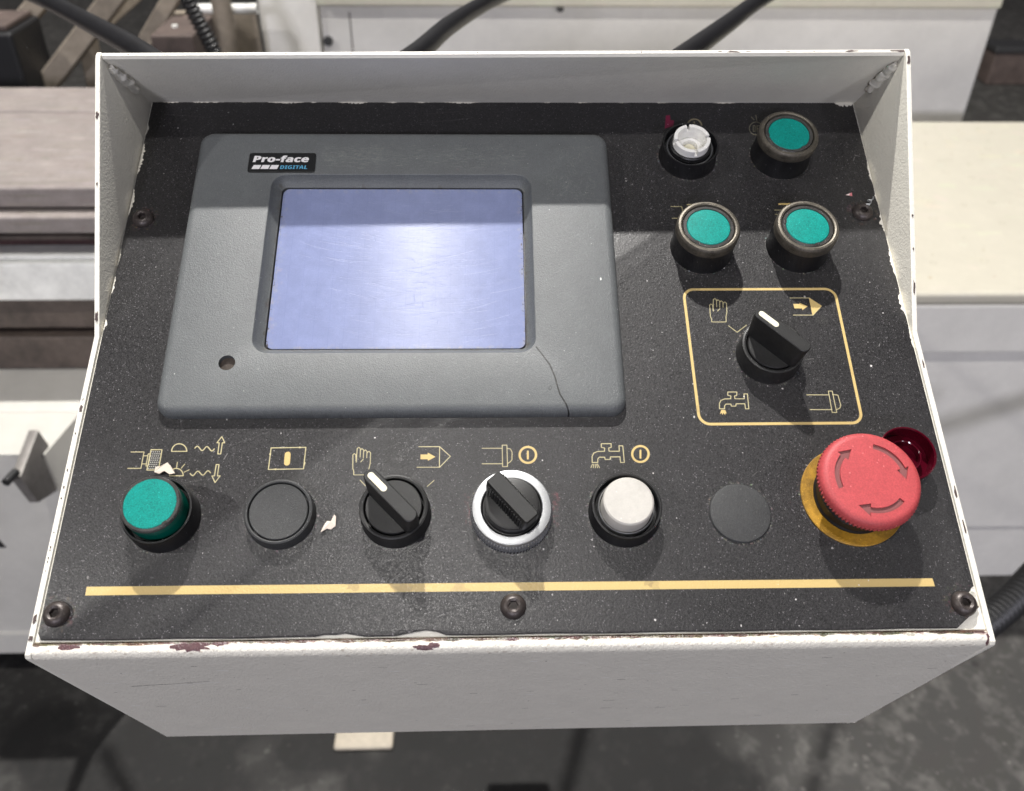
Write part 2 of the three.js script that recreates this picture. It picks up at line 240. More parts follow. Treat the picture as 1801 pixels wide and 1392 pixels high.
// spots where the paint is knocked off the rims
{
  const r = rng(411), chip = (pts, place) => { const g = prism(pts, 0.3, 0); const m = part('paint_chip', g, M.bare, console_); place(m); };
  const ragged = (w, h) => { const o = []; for (let k = 0; k < 12; k++) { const a = k / 12 * Math.PI * 2, q = 0.45 + 0.55 * r(); o.push([Math.cos(a) * w * q, Math.sin(a) * h * q]); } return o; };
  const slope = Math.atan2(54.2, 117.7);
  const onRim = (side, s, w, l) => chip(ragged(w, l), (m) => { m.position.set(side * 190.65 * MM, (137 + (118.2 + side * 1.9) * s - 0.1) * MM, (-0.4 + 54.2 * s + 0.02) * MM); m.rotation.x = slope; });
  onRim(-1, 0.80, 1.0, 2.0); onRim(-1, 0.07, 0.9, 3.2); onRim(-1, 0.55, 0.5, 1.0); onRim(1, 0.985, 1.05, 2.4); onRim(1, 0.16, 0.5, 4.5); onRim(1, 0.42, 0.5, 0.8); onRim(1, 0.3, 0.4, 0.9);
  const onEdge = (side, v, w, l) => chip(ragged(w, l), (m) => m.position.set(side * 190.6 * MM, v * MM, -0.58 * MM));
  onEdge(-1, 100, 1.0, 2.6); onEdge(-1, 8, 0.9, 2.2); onEdge(-1, 0.5, 1.0, 1.4); onEdge(1, 57, 0.6, 3.4); onEdge(1, 41, 0.45, 4.2); onEdge(1, 120, 0.5, 3); for (let k = 0; k < 12; k++) onEdge(-1, 12 + r() * 95, 0.15 + r() * 0.25, 0.2 + r() * 0.7);
  const onTop = (u, w, l) => chip(ragged(w, l), (m) => { m.position.set(u * MM, (261.1 - 2.5 + 1.9 * u / UI) * MM, 53.78 * MM); });
  onTop(107, 4.5, 0.75); onTop(164, 3.6, 0.75); onTop(187, 5, 0.85); for (let k = 0; k < 16; k++) onTop((r() - 0.5) * 370, 0.4 + r() * 1.2, 0.2 + r() * 0.3);
}
// weld beads in the two upper corners of the visor
{
  const bead = (side) => {
    const L = [], n = 60; for (let i = 0; i <= n; i++) { const t = i / n, q = 0.36 + 0.52 * t, R = (0.8 + 1.6 * Math.pow(Math.sin(Math.PI * (0.06 + 0.9 * t)), 0.7)) * (1 + 0.13 * Math.sin(t * 23 + side) + 0.07 * Math.sin(t * 51)), cu = side * (UI - 1.4), cv = 281 - 22 * q + (side < 0 ? -4.4 : -0.6) * q - 1.4, cn = -2 + 55 * q; L.push(Array.from({ length: 24 }, (_, k) => { const a = k / 24 * 2 * Math.PI, w = 1 + 0.08 * Math.sin(a * 3 + t * 17); return [cu + Math.cos(a) * R * 1.25 * w, cv + Math.sin(a) * R * w, cn + 0.6 * Math.sin(a * 2 + t * 30)]; })); }
    const g = loft(L, true, true); g.computeVertexNormals(); part('weld_bead', g, M.paint, console_);
  };
  bead(-1); bead(1);
}
// arm that carries the console from the machine behind
part('support_arm', new RoundedBoxGeometry(90, 60, 700, 4, 6).rotateX(0).translate(0, 0, 0), M.paint, console_, { at: [0, 250, -80 - 350 - 70] });

// ------------------------------------------------------------------ the black panel plate with its print
const PW = 376.2, PH = 280.8;
const plateTex = canvasTex(2048, 1529, (x, w, h) => {
  const k = w / PW, r = rng(5), X = (u) => (u + PW / 2) * k, Y = (v) => h - v * k;
  x.fillStyle = 'rgb(38,37,38)'; x.fillRect(0, 0, w, h);
  const im = x.getImageData(0, 0, w, h), m = fbm(512, [[4, 1], [11, 0.7], [40, 0.5]], 61), q = rng(62), gr = noiseGrid(1024, 64);
  for (let y = 0; y < h; y++) for (let p = 0; p < w; p++) { const i = (y * w + p) * 4, a = q(), s = 1 + (m[(y >> 2) * 512 + (p >> 2)] - 0.5) * 0.35 + (a - 0.5) * 0.4 + (gr[(y >> 1) * 1024 + (p >> 1)] - 0.5) * 0.8 + (gr[(y >> 1) * 1024 + (p >> 1)] > 0.988 ? 1.5 : 0); for (let c = 0; c < 3; c++) im.data[i + c] = Math.min(255, im.data[i + c] * s); }  // speckle and bright dots paint in the glints of the textured coat
  x.putImageData(im, 0, 0);
  const pt = (ox, oy, s) => (a, b) => { const [u, v] = onPanel(ox + a / s, oy + b / s, 0); return [X(u), Y(v)]; };
  const GOLD = 'rgb(203,177,116)', LINE = 'rgb(190,180,138)';
  const line = (T, pts, close, wd = 2.2, col = LINE, fill) => { x.beginPath(); pts.forEach(([a, b], i) => { const [s, t] = T(a, b); i ? x.lineTo(s, t) : x.moveTo(s, t); }); if (close) x.closePath(); if (fill) { x.fillStyle = fill; x.fill(); } if (wd) { x.strokeStyle = col; x.lineWidth = wd; x.lineJoin = 'round'; x.lineCap = 'round'; x.stroke(); } };
  const arcPts = (cx, cy, rx, ry, a0, a1, n = 24) => Array.from({ length: n + 1 }, (_, i) => { const a = (a0 + (a1 - a0) * i / n) * Math.PI / 180; return [cx + rx * Math.cos(a), cy - ry * Math.sin(a)]; });
  const wave = (x0, y0, x1, y1, amp, cyc) => Array.from({ length: 41 }, (_, i) => { const s = i / 40; return [x0 + (x1 - x0) * s, y0 + (y1 - y0) * s - Math.sin(s * cyc * 2 * Math.PI) * amp]; });
  // gold bar and gold frame
  x.fillStyle = GOLD; x.beginPath(); [[-172.6, 20.5], [171.6, 19.6], [171.9, 16.2], [-172.5, 16.9]].forEach(([u, v], i) => i ? x.lineTo(X(u), Y(v)) : x.moveTo(X(u), Y(v))); x.closePath(); x.fill();
  { const [u0, v0, u1, v1, c] = [83.2, 90.0, 156.4, 161.0, 5]; x.strokeStyle = GOLD; x.lineWidth = 1.35 * k; x.beginPath(); x.moveTo(X(u0 + c), Y(v0)); x.arcTo(X(u1), Y(v0), X(u1), Y(v1), c * k); x.arcTo(X(u1), Y(v1), X(u0), Y(v1), c * k); x.arcTo(X(u0), Y(v1), X(u0), Y(v0), c * k); x.arcTo(X(u0), Y(v0), X(u1), Y(v0), c * k); x.closePath(); x.stroke(); }
  // grinding wheel and lamp symbols
  let T = pt(200, 740, 6.003);
  line(T, [[180, 332], [318, 332], [285, 505], [145, 505]]); line(T, [[318, 372], [352, 372]]); line(T, [[300, 458], [345, 458]]); line(T, [[362, 352], [385, 352], [360, 480], [338, 480]], true); line(T, [[392, 308], [508, 308], [470, 522], [348, 522]], true, 2.6);
  for (let j = 0; j < 9; j++) for (let i = 0; i < 5; i++) { const [a, b] = T(400 + i * 20 + (j % 2) * 10 - j * 4.6, 330 + j * 22); x.fillStyle = 'rgb(190,188,178)'; x.beginPath(); x.arc(a, b, 1.5, 0, 7); x.fill(); }
  line(T, arcPts(690, 325, 80, 80, 0, 180), true, 2.8); line(T, wave(855, 292, 1060, 300, 22, 2), false, 2.8); line(T, [[1140, 170], [1170, 235], [1145, 235], [1128, 352], [1097, 352], [1112, 235], [1088, 235]], true, 2.6);
  line(T, arcPts(660, 583, 72, 78, 0, 180), true, 2.8); line(T, [[670, 440], [662, 495]]); line(T, [[748, 460], [712, 503]]); line(T, [[795, 520], [742, 545]]); line(T, wave(805, 560, 1020, 552, -22, 2), false, 2.8); line(T, [[1080, 465], [1110, 465], [1093, 585], [1122, 585], [1068, 655], [1035, 585], [1062, 585]], true, 2.6);
  // cycle symbol, hand, arrow into tool
  T = pt(400, 740, 4.5025);
  line(T, [[345, 217], [620, 212], [602, 382], [323, 387]], true, 2.6); for (const [a, b, dx, dy] of [[578, 213, 16, 0], [610, 342, -2, 16], [375, 386, -16, 0], [338, 262, 3, -16]]) line(T, [[a + dx, b + dy], [a - dx * 0.6 - dy * 0.4, b - dy * 0.6 + dx * 0.4], [a - dx * 0.6 + dy * 0.4, b - dy * 0.6 - dx * 0.4]], true, 1, LINE, LINE);
  { const [a, b] = T(476, 268), [c, d] = T(471, 335); x.strokeStyle = GOLD; x.lineCap = 'round'; x.lineWidth = 2.6 * k; x.beginPath(); x.moveTo(a, b); x.lineTo(c, d); x.stroke(); }
  const HAND = [[[1080, 430], [1000, 430], [999, 400], [992, 380], [993, 272], [1003, 262], [1016, 270], [1019, 330], [1027, 222], [1040, 212], [1052, 222], [1050, 290]], [[1053, 236], [1064, 222], [1078, 234], [1075, 295]], [[1080, 244], [1091, 232], [1105, 244], [1102, 295]], [[1107, 254], [1120, 243], [1133, 256], [1130, 340], [1120, 380], [1118, 430], [1078, 430]], [[1055, 328], [1075, 305]]];
  for (const p of HAND) line(T, p);
  const fillArrow = (TT, p) => line(TT, p, true, 0, LINE, GOLD);
  line(T, [[1515, 207], [1680, 207], [1765, 283], [1680, 370], [1500, 370]]); line(T, [[1680, 207], [1678, 370]]); fillArrow(T, [[1528, 268], [1585, 268], [1585, 253], [1648, 287], [1587, 320], [1585, 307], [1528, 307]]);
  line(T, [[1050, 472], [1092, 517]]); line(T, [[1635, 475], [1582, 522]]);
  // spindle and coolant symbols with the circled bar
  T = pt(800, 740, 4.5025);
  line(T, [[215, 220], [375, 220]]); line(T, [[215, 342], [378, 342]]); line(T, [[375, 195], [412, 195], [417, 365], [378, 365]], true); line(T, [[413, 220], [440, 225], [453, 250], [452, 310], [440, 326], [418, 340]]);
  const ring = (cx, cy) => { line(T, arcPts(cx, cy, 65, 63, 0, 360, 48), true, 1.05 * k, GOLD); line(T, [[cx, cy - 28], [cx, cy + 30]], false, 0.9 * k, GOLD); };
  ring(578, 272); ring(1470, 265);
  const TAP = [[1088, 332], [1087, 285], [1100, 258], [1130, 245], [1185, 243], [1187, 218], [1160, 212], [1160, 183], [1238, 183], [1238, 212], [1218, 218], [1222, 243], [1303, 243], [1300, 200], [1330, 200], [1343, 332], [1313, 332], [1308, 287], [1232, 288], [1230, 308], [1190, 308], [1187, 290], [1145, 290], [1132, 305], [1132, 332]];
  line(T, TAP, true, 2.4); for (const [a, b] of [[1090, 1078], [1100, 1096], [1112, 1113], [1122, 1130], [1130, 1146]]) line(T, [[a, 345], [b, 374]], false, 2);
  // symbols inside the gold frame
  const T6 = pt(1180, 490, 4.972), remap = (p, b0, b1) => p.map(([a, c]) => [b1[0] + (a - b0[0]) / (b0[2] - b0[0]) * (b1[2] - b1[0]), b1[1] + (c - b0[1]) / (b0[3] - b0[1]) * (b1[3] - b1[1])]);
  for (const p of HAND) line(T6, remap(p, [992, 212, 1133, 430], [342, 176, 492, 380]).map(([a, b]) => [a + (b - 278) * 0.08, b]));
  line(T6, [[1043, 170], [1210, 170], [1318, 240], [1245, 320], [1072, 320]]); line(T6, [[1210, 170], [1318, 240], [1240, 318]], true, 1.5, GOLD, GOLD); fillArrow(T6, [[1070, 222], [1125, 222], [1122, 210], [1198, 243], [1150, 278], [1148, 262], [1082, 262]]);
  line(T6, [[503, 412], [580, 470], [662, 408]]);
  line(T6, remap(TAP, [1087, 183, 1343, 332], [425, 993, 683, 1140]), true, 2.4); line(T6, [[440, 1150], [476, 1150], [494, 1190], [482, 1176], [474, 1196], [462, 1176], [452, 1196], [444, 1176], [428, 1190]], true, 0, LINE, GOLD);
  line(T6, [[1190, 1018], [1380, 1018]]); line(T6, [[1217, 1147], [1408, 1147]]); line(T6, [[1378, 985], [1412, 985], [1452, 1172], [1412, 1172]], true); line(T6, [[1415, 1015], [1462, 1020], [1487, 1110], [1478, 1135], [1447, 1148]]);
  // faded symbols behind the upper buttons
  T = pt(1140, 190, 5.297);
  line(T, [[165, 70], [205, 65], [208, 112], [242, 116], [236, 170], [155, 192]], true, 0, LINE, 'rgb(128,20,62)'); line(T, arcPts(432, 165, 66, 62, 0, 360, 40), true, 5, 'rgb(150,140,110)'); line(T, [[430, 130], [430, 160]], false, 5, 'rgb(150,140,110)');
  line(T, arcPts(1008, 190, 64, 60, 0, 360, 40), true, 2.2, 'rgb(150,145,120)'); line(T, [[1004, 65], [1012, 116]], false, 2.2, 'rgb(150,145,120)'); line(T, [[962, 82], [988, 110]], false, 2.2, 'rgb(150,145,120)');
  line(T, [[980, 165], [998, 165], [998, 218], [980, 218]], true, 2.4, 'rgb(150,145,120)'); line(T, [[1015, 218], [1015, 165], [1045, 165], [1045, 190], [1018, 190], [1048, 218]], false, 2.4, 'rgb(150,145,120)');
  T = pt(1150, 330, 4.5025);
  line(T, [[135, 150], [222, 150], [228, 182]]); line(T, [[145, 243], [215, 243]]); line(T, [[265, 135], [320, 135]], false, 4); line(T, [[995, 130], [1100, 130]], false, 6.5, GOLD); line(T, [[957, 178], [1040, 178]]); line(T, [[963, 212], [1030, 212]]);
  line(T, [[1518, 58], [1570, 38], [1573, 68]], true, 0, LINE, 'rgb(205,120,125)'); line(T, [[1520, 58], [1555, 44], [1550, 62]], true, 0, LINE, 'rgb(232,222,215)');
  // cream paint that ran over the edges of the plate
  x.fillStyle = 'rgb(232,228,216)';
  const run = (u0, u1, d, seed) => { const q = rng(seed); x.beginPath(); x.moveTo(X(u0), 0); const n = Math.max(4, Math.round((u1 - u0) * 1.2)); for (let i = 0; i <= n; i++) { const s = i / n; x.lineTo(X(u0 + (u1 - u0) * s), d * k * Math.sin(Math.PI * (0.1 + s * 0.8)) * (0.35 + 0.75 * q())); } x.lineTo(X(u1), 0); x.closePath(); x.fill(); };
  [[-184, -172, 1.1], [-168, -150, 1.1], [-141, -136, 0.8], [-127, -108, 1.5], [-105, -101, 1], [-90, -74, 1.7], [-66, -58, 1], [-50, -40, 0.7], [-33, -14, 1.2], [20, 24, 0.7], [36, 46, 0.8], [60, 66, 0.7], [80, 88, 0.8], [112, 124, 1.0], [178, 189, 3.2]].forEach(([a, b, d], i) => run(a, b, d, 300 + i));
  const runV = (side, v0, v1, d, seed) => { const q = rng(seed), e = side < 0 ? 0 : w, sg = side < 0 ? 1 : -1; x.beginPath(); x.moveTo(e, Y(v0)); const n = Math.max(4, Math.round((v1 - v0) * 1.1)); for (let i = 0; i <= n; i++) { const s = i / n; x.lineTo(e + sg * d * k * Math.sin(Math.PI * (0.08 + 0.84 * s)) * (0.35 + 0.75 * q()), Y(v0 + (v1 - v0) * s)); } x.lineTo(e, Y(v1)); x.closePath(); x.fill(); };
  [[-1, 258, 266, 1.4], [-1, 232, 252, 2.2], [-1, 206, 222, 1.7], [-1, 176, 186, 1.0], [-1, 160, 170, 1.2], [-1, 140, 146, 1.2], [1, 226, 240, 1.2], [1, 213, 222, 1.0], [1, 195, 206, 1.8], [1, 168, 185, 1.3], [1, 146, 160, 2.2], [1, 128, 140, 1.0], [1, 8, 16, 3.4]].forEach(([s, a, b, d], i) => runV(s, a, b, d, 330 + i));
  // greasy, rubbed patches of uneven outline and dust caught round the feet of the controls
  for (let i = 0; i < 150; i++) { const near = [[-146, 49], [-98, 49], [-50, 49], [-1, 49], [46, 49], [118, 124], [145, 55], [95, 185], [142, 185]][Math.floor(r() * 9)], d = r() * 46, a = r() * 6.28; x.fillStyle = r() < 0.6 ? `rgba(26,25,26,${0.05 + 0.10 * r()})` : `rgba(120,116,112,${0.03 + 0.06 * r()})`; blob(x, X(near[0] + Math.cos(a) * d), Y(near[1] + Math.sin(a) * d), (2 + r() * 9) * k * 0.6, (2 + r() * 7) * k * 0.6, r, 16, 0.6); }
  for (const [u, v, R] of [[-145.9, 49, 15.3], [-97.6, 49.4, 15], [-49.8, 49.6, 15.2], [-1.3, 49.2, 17.6], [46.3, 49.1, 15.4], [95.6, 48.4, 13.35], [118.6, 124.4, 15.2], [94.6, 185.3, 15.1], [142.2, 185.6, 15.1], [142.3, 243.3, 15.1], [93.6, 242.7, 15.2], [145, 55.4, 22.5]]) for (let i = 0; i < 130; i++) { const a = r() * 6.283, q = R + 0.1 + r() * r() * 1.1; x.fillStyle = `rgba(${150 + r() * 60},${146 + r() * 58},${138 + r() * 56},${0.10 + 0.4 * r() * r()})`; blob(x, X(u) + Math.cos(a) * q * k, Y(v) + Math.sin(a) * q * k, 1 + r() * 3, 1 + r() * 2.4, r, 7); }
  // dust, crumbs and scratches
  for (let i = 0; i < 620; i++) { x.fillStyle = `rgba(235,232,228,${0.35 + 0.6 * r()})`; const s = 0.6 + r() * r() * 2.6; blob(x, r() * w, r() * h, s * (0.6 + r()), s * (0.6 + r()), r, 7); }
  for (let i = 0; i < 90; i++) { x.strokeStyle = `rgba(215,212,208,${0.15 + 0.4 * r()})`; x.lineWidth = 0.7 + r() * 1.2; const a = r() * w, b = r() * h, t = r() * 6.28, l = 4 + r() * 16; x.beginPath(); x.moveTo(a, b); x.lineTo(a + Math.cos(t) * l, b + Math.sin(t) * l); x.stroke(); }
  for (let i = 0; i < 26; i++) { x.strokeStyle = `rgba(190,187,182,${0.08 + 0.16 * r()})`; x.lineWidth = 0.8 + r(); const a = r() * w, b = r() * h, t = (r() - 0.5) * 1.2, l = 30 + r() * 150; x.beginPath(); x.moveTo(a, b); x.quadraticCurveTo(a + Math.cos(t) * l * 0.5, b + Math.sin(t) * l * 0.5 + (r() - 0.5) * 12, a + Math.cos(t) * l, b + Math.sin(t) * l); x.stroke(); }
  for (let i = 0; i < 40; i++) { x.fillStyle = `rgba(130,50,60,${0.10 + 0.15 * r()})`; blob(x, X(-1.3) + (r() < 0.5 ? -1 : 1) * (17 + r() * 3) * k, Y(44 + r() * 14), 2 + r() * 5, 2 + r() * 6, r); }
  for (const [u, v] of [[-182, 10], [182, 10], [-180.3, 203.5], [179, 206.5]]) for (let i = 0; i < 60; i++) { const a = r() * 6.28, q = (5.3 + r() * 2.4) * k; x.fillStyle = `rgba(${70 + r() * 60},${60 + r() * 45},${55 + r() * 40},0.22)`; blob(x, X(u) + Math.cos(a) * q, Y(v) + Math.sin(a) * q, 2 + r() * 5, 2 + r() * 4, r); }
});
{
  const pts = []; const add = (u, v) => pts.push([u, v]);
  add(-188.1, 2.4); add(-186.6, -0.3);
  const edge = onPanel; let px = 0;
  for (let u = -180; u <= 168; u += 4) { let v = 0; if (u > -79 && u < -60) v = 1.1 * Math.sin((u + 79) / 19 * Math.PI) + 0.35 * Math.sin(u * 2.3); else if (u > -48 && u < -28) v = 1.9 * Math.sin((u + 48) / 20 * Math.PI) + 0.4 * Math.sin(u * 1.9); else v = 0.12 * Math.sin(u * 1.7); add(u, Math.max(-0.6, v - 0.5)); }
  add(177.5, -0.5); add(188.1, 7.5); add(188.1, 280.8); add(-188.1, 280.8);
  const g = prism(pts, 2.0, 0.35).translate(0, 0, -2.0), p = g.attributes.position, uv = new Float32Array(p.count * 2);
  for (let i = 0; i < p.count; i++) { uv[2 * i] = (p.getX(i) + PW / 2) / PW; uv[2 * i + 1] = p.getY(i) / PH; }
  g.setAttribute('uv', new THREE.BufferAttribute(uv, 2));
  part('panel_plate', g, mat({ map: plateTex, bumpMap: rep(pits, PW / 210, PH / 210), bumpScale: 0.00013, roughnessMap: rep(pits, PW / 190, PH / 190), roughness: 0.56, specularIntensity: 1.1 }), console_, { keepUV: true, label: 'black speckled panel plate printed with gold symbols' });
}

// ------------------------------------------------------------------ button-head screws of the plate
function screwGeo() {
  const head = lathe([[2.35, 2.75], [2.75, 2.95], [3.3, 2.8], [4.3, 2.1], [5.0, 1.1], [5.25, 0.2], [5.2, -0.4]], 48);
  const hex = (r, z) => Array.from({ length: 48 }, (_, i) => { const a = i / 48 * 2 * Math.PI, s = ((a % (Math.PI / 3)) - Math.PI / 6); return [Math.cos(a) * r / Math.cos(s), Math.sin(a) * r / Math.cos(s), z]; });
  const circ = Array.from({ length: 48 }, (_, i) => { const a = i / 48 * 2 * Math.PI; return [Math.cos(a) * 2.36, Math.sin(a) * 2.36, 2.76]; });
  const sock = crease(boxUV(loft([circ, hex(1.75, 2.5), hex(1.72, 0.4)], false, true)), 0.4);
  const a = boxUV(head), b = sock; return mergeGeometries([a, b].map((g) => { const q = g.index ? g.toNonIndexed() : g; for (const k of Object.keys(q.attributes)) if (!['position', 'normal', 'uv'].includes(k)) q.deleteAttribute(k); return q; }));
}
for (const [u, v] of [[-182.2, 9.6], [-1.2, 10.2], [182.0, 9.0], [-180.2, 203.5], [179.0, 206.6]]) part('screw', screwGeo(), M.screw, console_, { at: [u, v, 0], keepUV: true });

// ------------------------------------------------------------------ touch screen terminal
{
  const T = group('touch_screen_terminal', console_, [-52.6, 172.6, 8.2], 'dark grey touch screen terminal with blank blue screen'); T.rotation.x = 1.5 * Math.PI / 180; T.rotation.z = -0.003;
  const W = 207, H = 157, L = [];
  L.push(roundRect(0, 0, W, H, 7, -14), roundRect(0, 0, W, H, 7, -4.2));
  for (let k = 1; k <= 6; k++) { const a = k / 6 * Math.PI / 2, q = 4.2 * (1 - Math.cos(a)); L.push(roundRect(0, 0, W - 2 * q, H - 2 * q, 7 - q * 0.7, -4.2 + 4.2 * Math.sin(a))); }
  const ox = -0.3, oy = 0.8;
  for (let k = 0; k <= 3; k++) { const a = k / 3 * Math.PI / 2, q = 0.9 * Math.sin(a); L.push(roundRect(ox, oy, 129.4 - 2 * q, 101.2 - 2 * q, 8.2 - q, -0.9 * (1 - Math.cos(a)))); }
  L.push(roundRect(ox + 0.2, oy, 121.4, 92.6, 3.2, -4.8), roundRect(ox + 0.2, oy, 120.2, 91.4, 3.0, -5.2), roundRect(ox + 0.2, oy, 120.2, 91.4, 3.0, -8));
  let g = loft(L, true, false); g.deleteAttribute('normal'); g = crease(g, 0.5);
  const uvOf = (q) => { const p = q.attributes.position, uv = new Float32Array(p.count * 2); for (let i = 0; i < p.count; i++) { uv[2 * i] = (p.getX(i) + W / 2) / W; uv[2 * i + 1] = (p.getY(i) + H / 2) / H; } q.setAttribute('uv', new THREE.BufferAttribute(uv, 2)); return q; };
  const b = new Brush(uvOf(g)), c = new Brush(new THREE.CylinderGeometry(3.7, 3.7, 9, 40).rotateX(Math.PI / 2)); c.position.set(-74.3, -54.0, 1.2); b.updateMatrixWorld(); c.updateMatrixWorld();
  const ev = new Evaluator(); ev.useGroups = false; ev.attributes = ['position', 'uv', 'normal'];
  let cut = ev.evaluate(b, c, SUBTRACTION).geometry; cut = uvOf(cut.index ? cut.toNonIndexed() : cut);
  const bez = canvasTex(1656, 1256, (x, w, h) => {
    const k = w / W, r = rng(19), X = (q) => (q + W / 2) * k, Y = (q) => (H / 2 - q) * k;
    x.fillStyle = 'rgb(90,93,94)'; x.fillRect(0, 0, w, h); grainOver(x, w, h, 91, 0.30, 0.10);
    // rubbed patches along the upper border: fine pale strokes
    for (let i = 0; i < 1500; i++) { const zone = r(), cx = zone < 0.35 ? -42 + r() * 30 : zone < 0.75 ? -15 + r() * 75 : 72 + r() * 24, cy = zone < 0.75 ? 62 + (r() + r() - 1) * 9 : 52 + (r() - 0.5) * 34; x.strokeStyle = `rgba(186,186,172,${0.06 + 0.16 * r()})`; x.lineWidth = 0.7 + r(); const t = zone < 0.75 ? (r() - 0.5) * 0.5 : r() * 3, l = 4 + r() * 26; x.beginPath(); x.moveTo(X(cx), Y(cy)); x.lineTo(X(cx) + Math.cos(t) * l, Y(cy) + Math.sin(t) * l); x.stroke(); }
    for (let i = 0; i < 300; i++) { x.fillStyle = `rgba(240,240,236,${0.3 + 0.6 * r()})`; const s = 0.7 + r() * r() * 2.2; blob(x, r() * w, r() * h, s, s, r, 7); }
    const pl = (pts, c2, wd) => { x.strokeStyle = c2; x.lineWidth = wd; x.lineJoin = 'round'; x.beginPath(); pts.forEach(([a, d], i) => { const [u, v] = onPanel(a, d, 7); const q = [X(u + 52.6), Y(v - 172.6)]; i ? x.lineTo(...q) : x.moveTo(...q); }); x.stroke(); };
    pl([[943, 609], [955, 624], [968, 641], [977, 662], [982, 680], [986, 692], [997, 709], [1003, 722], [1005, 740]], 'rgb(12,12,12)', 5); pl([[967, 679], [966, 683], [969, 685], [971, 680], [969, 677]], 'rgb(55,56,57)', 2.4);
    x.fillStyle = 'rgba(236,236,232,0.9)'; { const [u, v] = onPanel(1057, 490, 8); blob(x, X(u + 52.6), Y(v - 172.6), 3.5, 10, r, 9); }
    // brown grease in the corners of the screen recess
    for (let i = 0; i < 420; i++) { const e = r(), along = r(), cx = e < 0.3 ? -59.5 : e < 0.6 ? 59.3 : (along - 0.5) * 119, cy = e < 0.6 ? 0.8 + (along - 0.5) * 91 : (e < 0.65 ? 46 : -44.5); x.fillStyle = `rgba(62,52,40,${0.05 + 0.18 * r()})`; blob(x, X(cx + (r() - 0.5) * 2.4), Y(cy + (r() - 0.5) * 2.4), 3 + r() * 9, 3 + r() * 9, r); }
  });
  part('bezel', cut, mat({ map: bez, bumpMap: rep(grain, W / 50, H / 50), bumpScale: 0.00012, roughness: 0.5 }), T, { keepUV: true });
  part('indicator_hole', new THREE.CircleGeometry(3.8, 32), M.hole, T, { at: [-74.3, -54.0, -2.4] });
  const scr = canvasTex(1600, 1220, (x, w, h) => {
    const r = rng(7); x.fillStyle = 'rgb(152,160,202)'; x.fillRect(0, 0, w, h); grainOver(x, w, h, 12, 0.10, 0.10);
    for (let i = 1; i < 17; i++) { x.strokeStyle = 'rgba(90,100,160,0.22)'; x.lineWidth = 1.6; x.beginPath(); x.moveTo(i * w / 17, 0); x.lineTo(i * w / 17, h); x.stroke(); }
    for (let i = 1; i < 8; i++) { x.strokeStyle = 'rgba(90,100,160,0.10)'; x.lineWidth = 1.2; x.beginPath(); x.moveTo(0, i * h / 8); x.lineTo(w, i * h / 8); x.stroke(); }
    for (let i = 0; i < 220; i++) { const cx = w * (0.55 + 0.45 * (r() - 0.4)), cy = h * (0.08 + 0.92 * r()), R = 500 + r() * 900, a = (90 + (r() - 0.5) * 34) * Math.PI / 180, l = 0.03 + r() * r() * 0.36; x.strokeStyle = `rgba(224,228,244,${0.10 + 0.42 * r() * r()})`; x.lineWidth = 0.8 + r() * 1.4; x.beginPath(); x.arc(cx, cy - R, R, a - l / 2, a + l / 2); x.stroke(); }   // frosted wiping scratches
    for (let i = 0; i < 900; i++) { x.fillStyle = `rgba(230,234,250,${0.10 + 0.35 * r() * r()})`; const s = 0.8 + r() * r() * 3.2; blob(x, w * r() * (r() < 0.6 ? 0.55 : 1), h * r(), s, s, r, 7); }
    for (let i = 0; i < 500; i++) { const e = Math.floor(r() * 4), d = r() * r() * 60, q = r(), cx = e === 0 ? d : e === 1 ? w - d * 0.6 : q * w, cy = e === 2 ? d * 0.7 : e === 3 ? h - d * 0.5 : q * h; x.fillStyle = `rgba(${186 + r() * 20},${178 + r() * 20},${176 + r() * 16},${0.05 + 0.12 * r()})`; blob(x, cx, cy, 5 + r() * 16, 5 + r() * 16, r); }
    for (let i = 0; i < 60; i++) { x.fillStyle = `rgba(84,68,54,${0.2 + 0.4 * r()})`; const c2 = r(); blob(x, c2 < 0.5 ? r() * 10 : w - r() * 14, c2 < 0.3 ? h - r() * 60 : r() * h, 2 + r() * 6, 2 + r() * 9, r); }
  });
  const scratches = canvasTex(1600, 1220, (x, w, h) => {          // height of the glass: fine wiping scratches
    const r = rng(8); x.fillStyle = 'rgb(128,128,128)'; x.fillRect(0, 0, w, h);
    for (let i = 0; i < 420; i++) { const cx = w * (0.50 + 0.5 * (r() - 0.4)), cy = h * r(), R = 500 + r() * 900, a = (90 + (r() - 0.5) * 34) * Math.PI / 180, l = 0.05 + r() * r() * 0.4; x.strokeStyle = `rgba(20,20,20,${0.3 + 0.7 * r()})`; x.lineWidth = 1.4 + r() * 2.2; x.beginPath(); x.arc(cx, cy - R, R, a - l / 2, a + l / 2); x.stroke(); }
    for (let i = 0; i < 90; i++) { x.strokeStyle = `rgba(20,20,20,${0.3 + 0.6 * r()})`; x.lineWidth = 1.4 + r() * 1.6; const a = r() * w, b = r() * h, t = r() * 6.28, l = 10 + r() * 60; x.beginPath(); x.moveTo(a, b); x.lineTo(a + Math.cos(t) * l, b + Math.sin(t) * l); x.stroke(); }
  }); scratches.colorSpace = THREE.NoColorSpace;
  const sg = new THREE.ShapeGeometry(shapeOf(roundRect(0, 0, 118.8, 90.2, 3.4, 0, 6))), sp = sg.attributes.position, su = new Float32Array(sp.count * 2);
  for (let i = 0; i < sp.count; i++) { su[2 * i] = sp.getX(i) / 118.8 + 0.5; su[2 * i + 1] = sp.getY(i) / 90.2 + 0.5; } sg.setAttribute('uv', new THREE.BufferAttribute(su, 2));
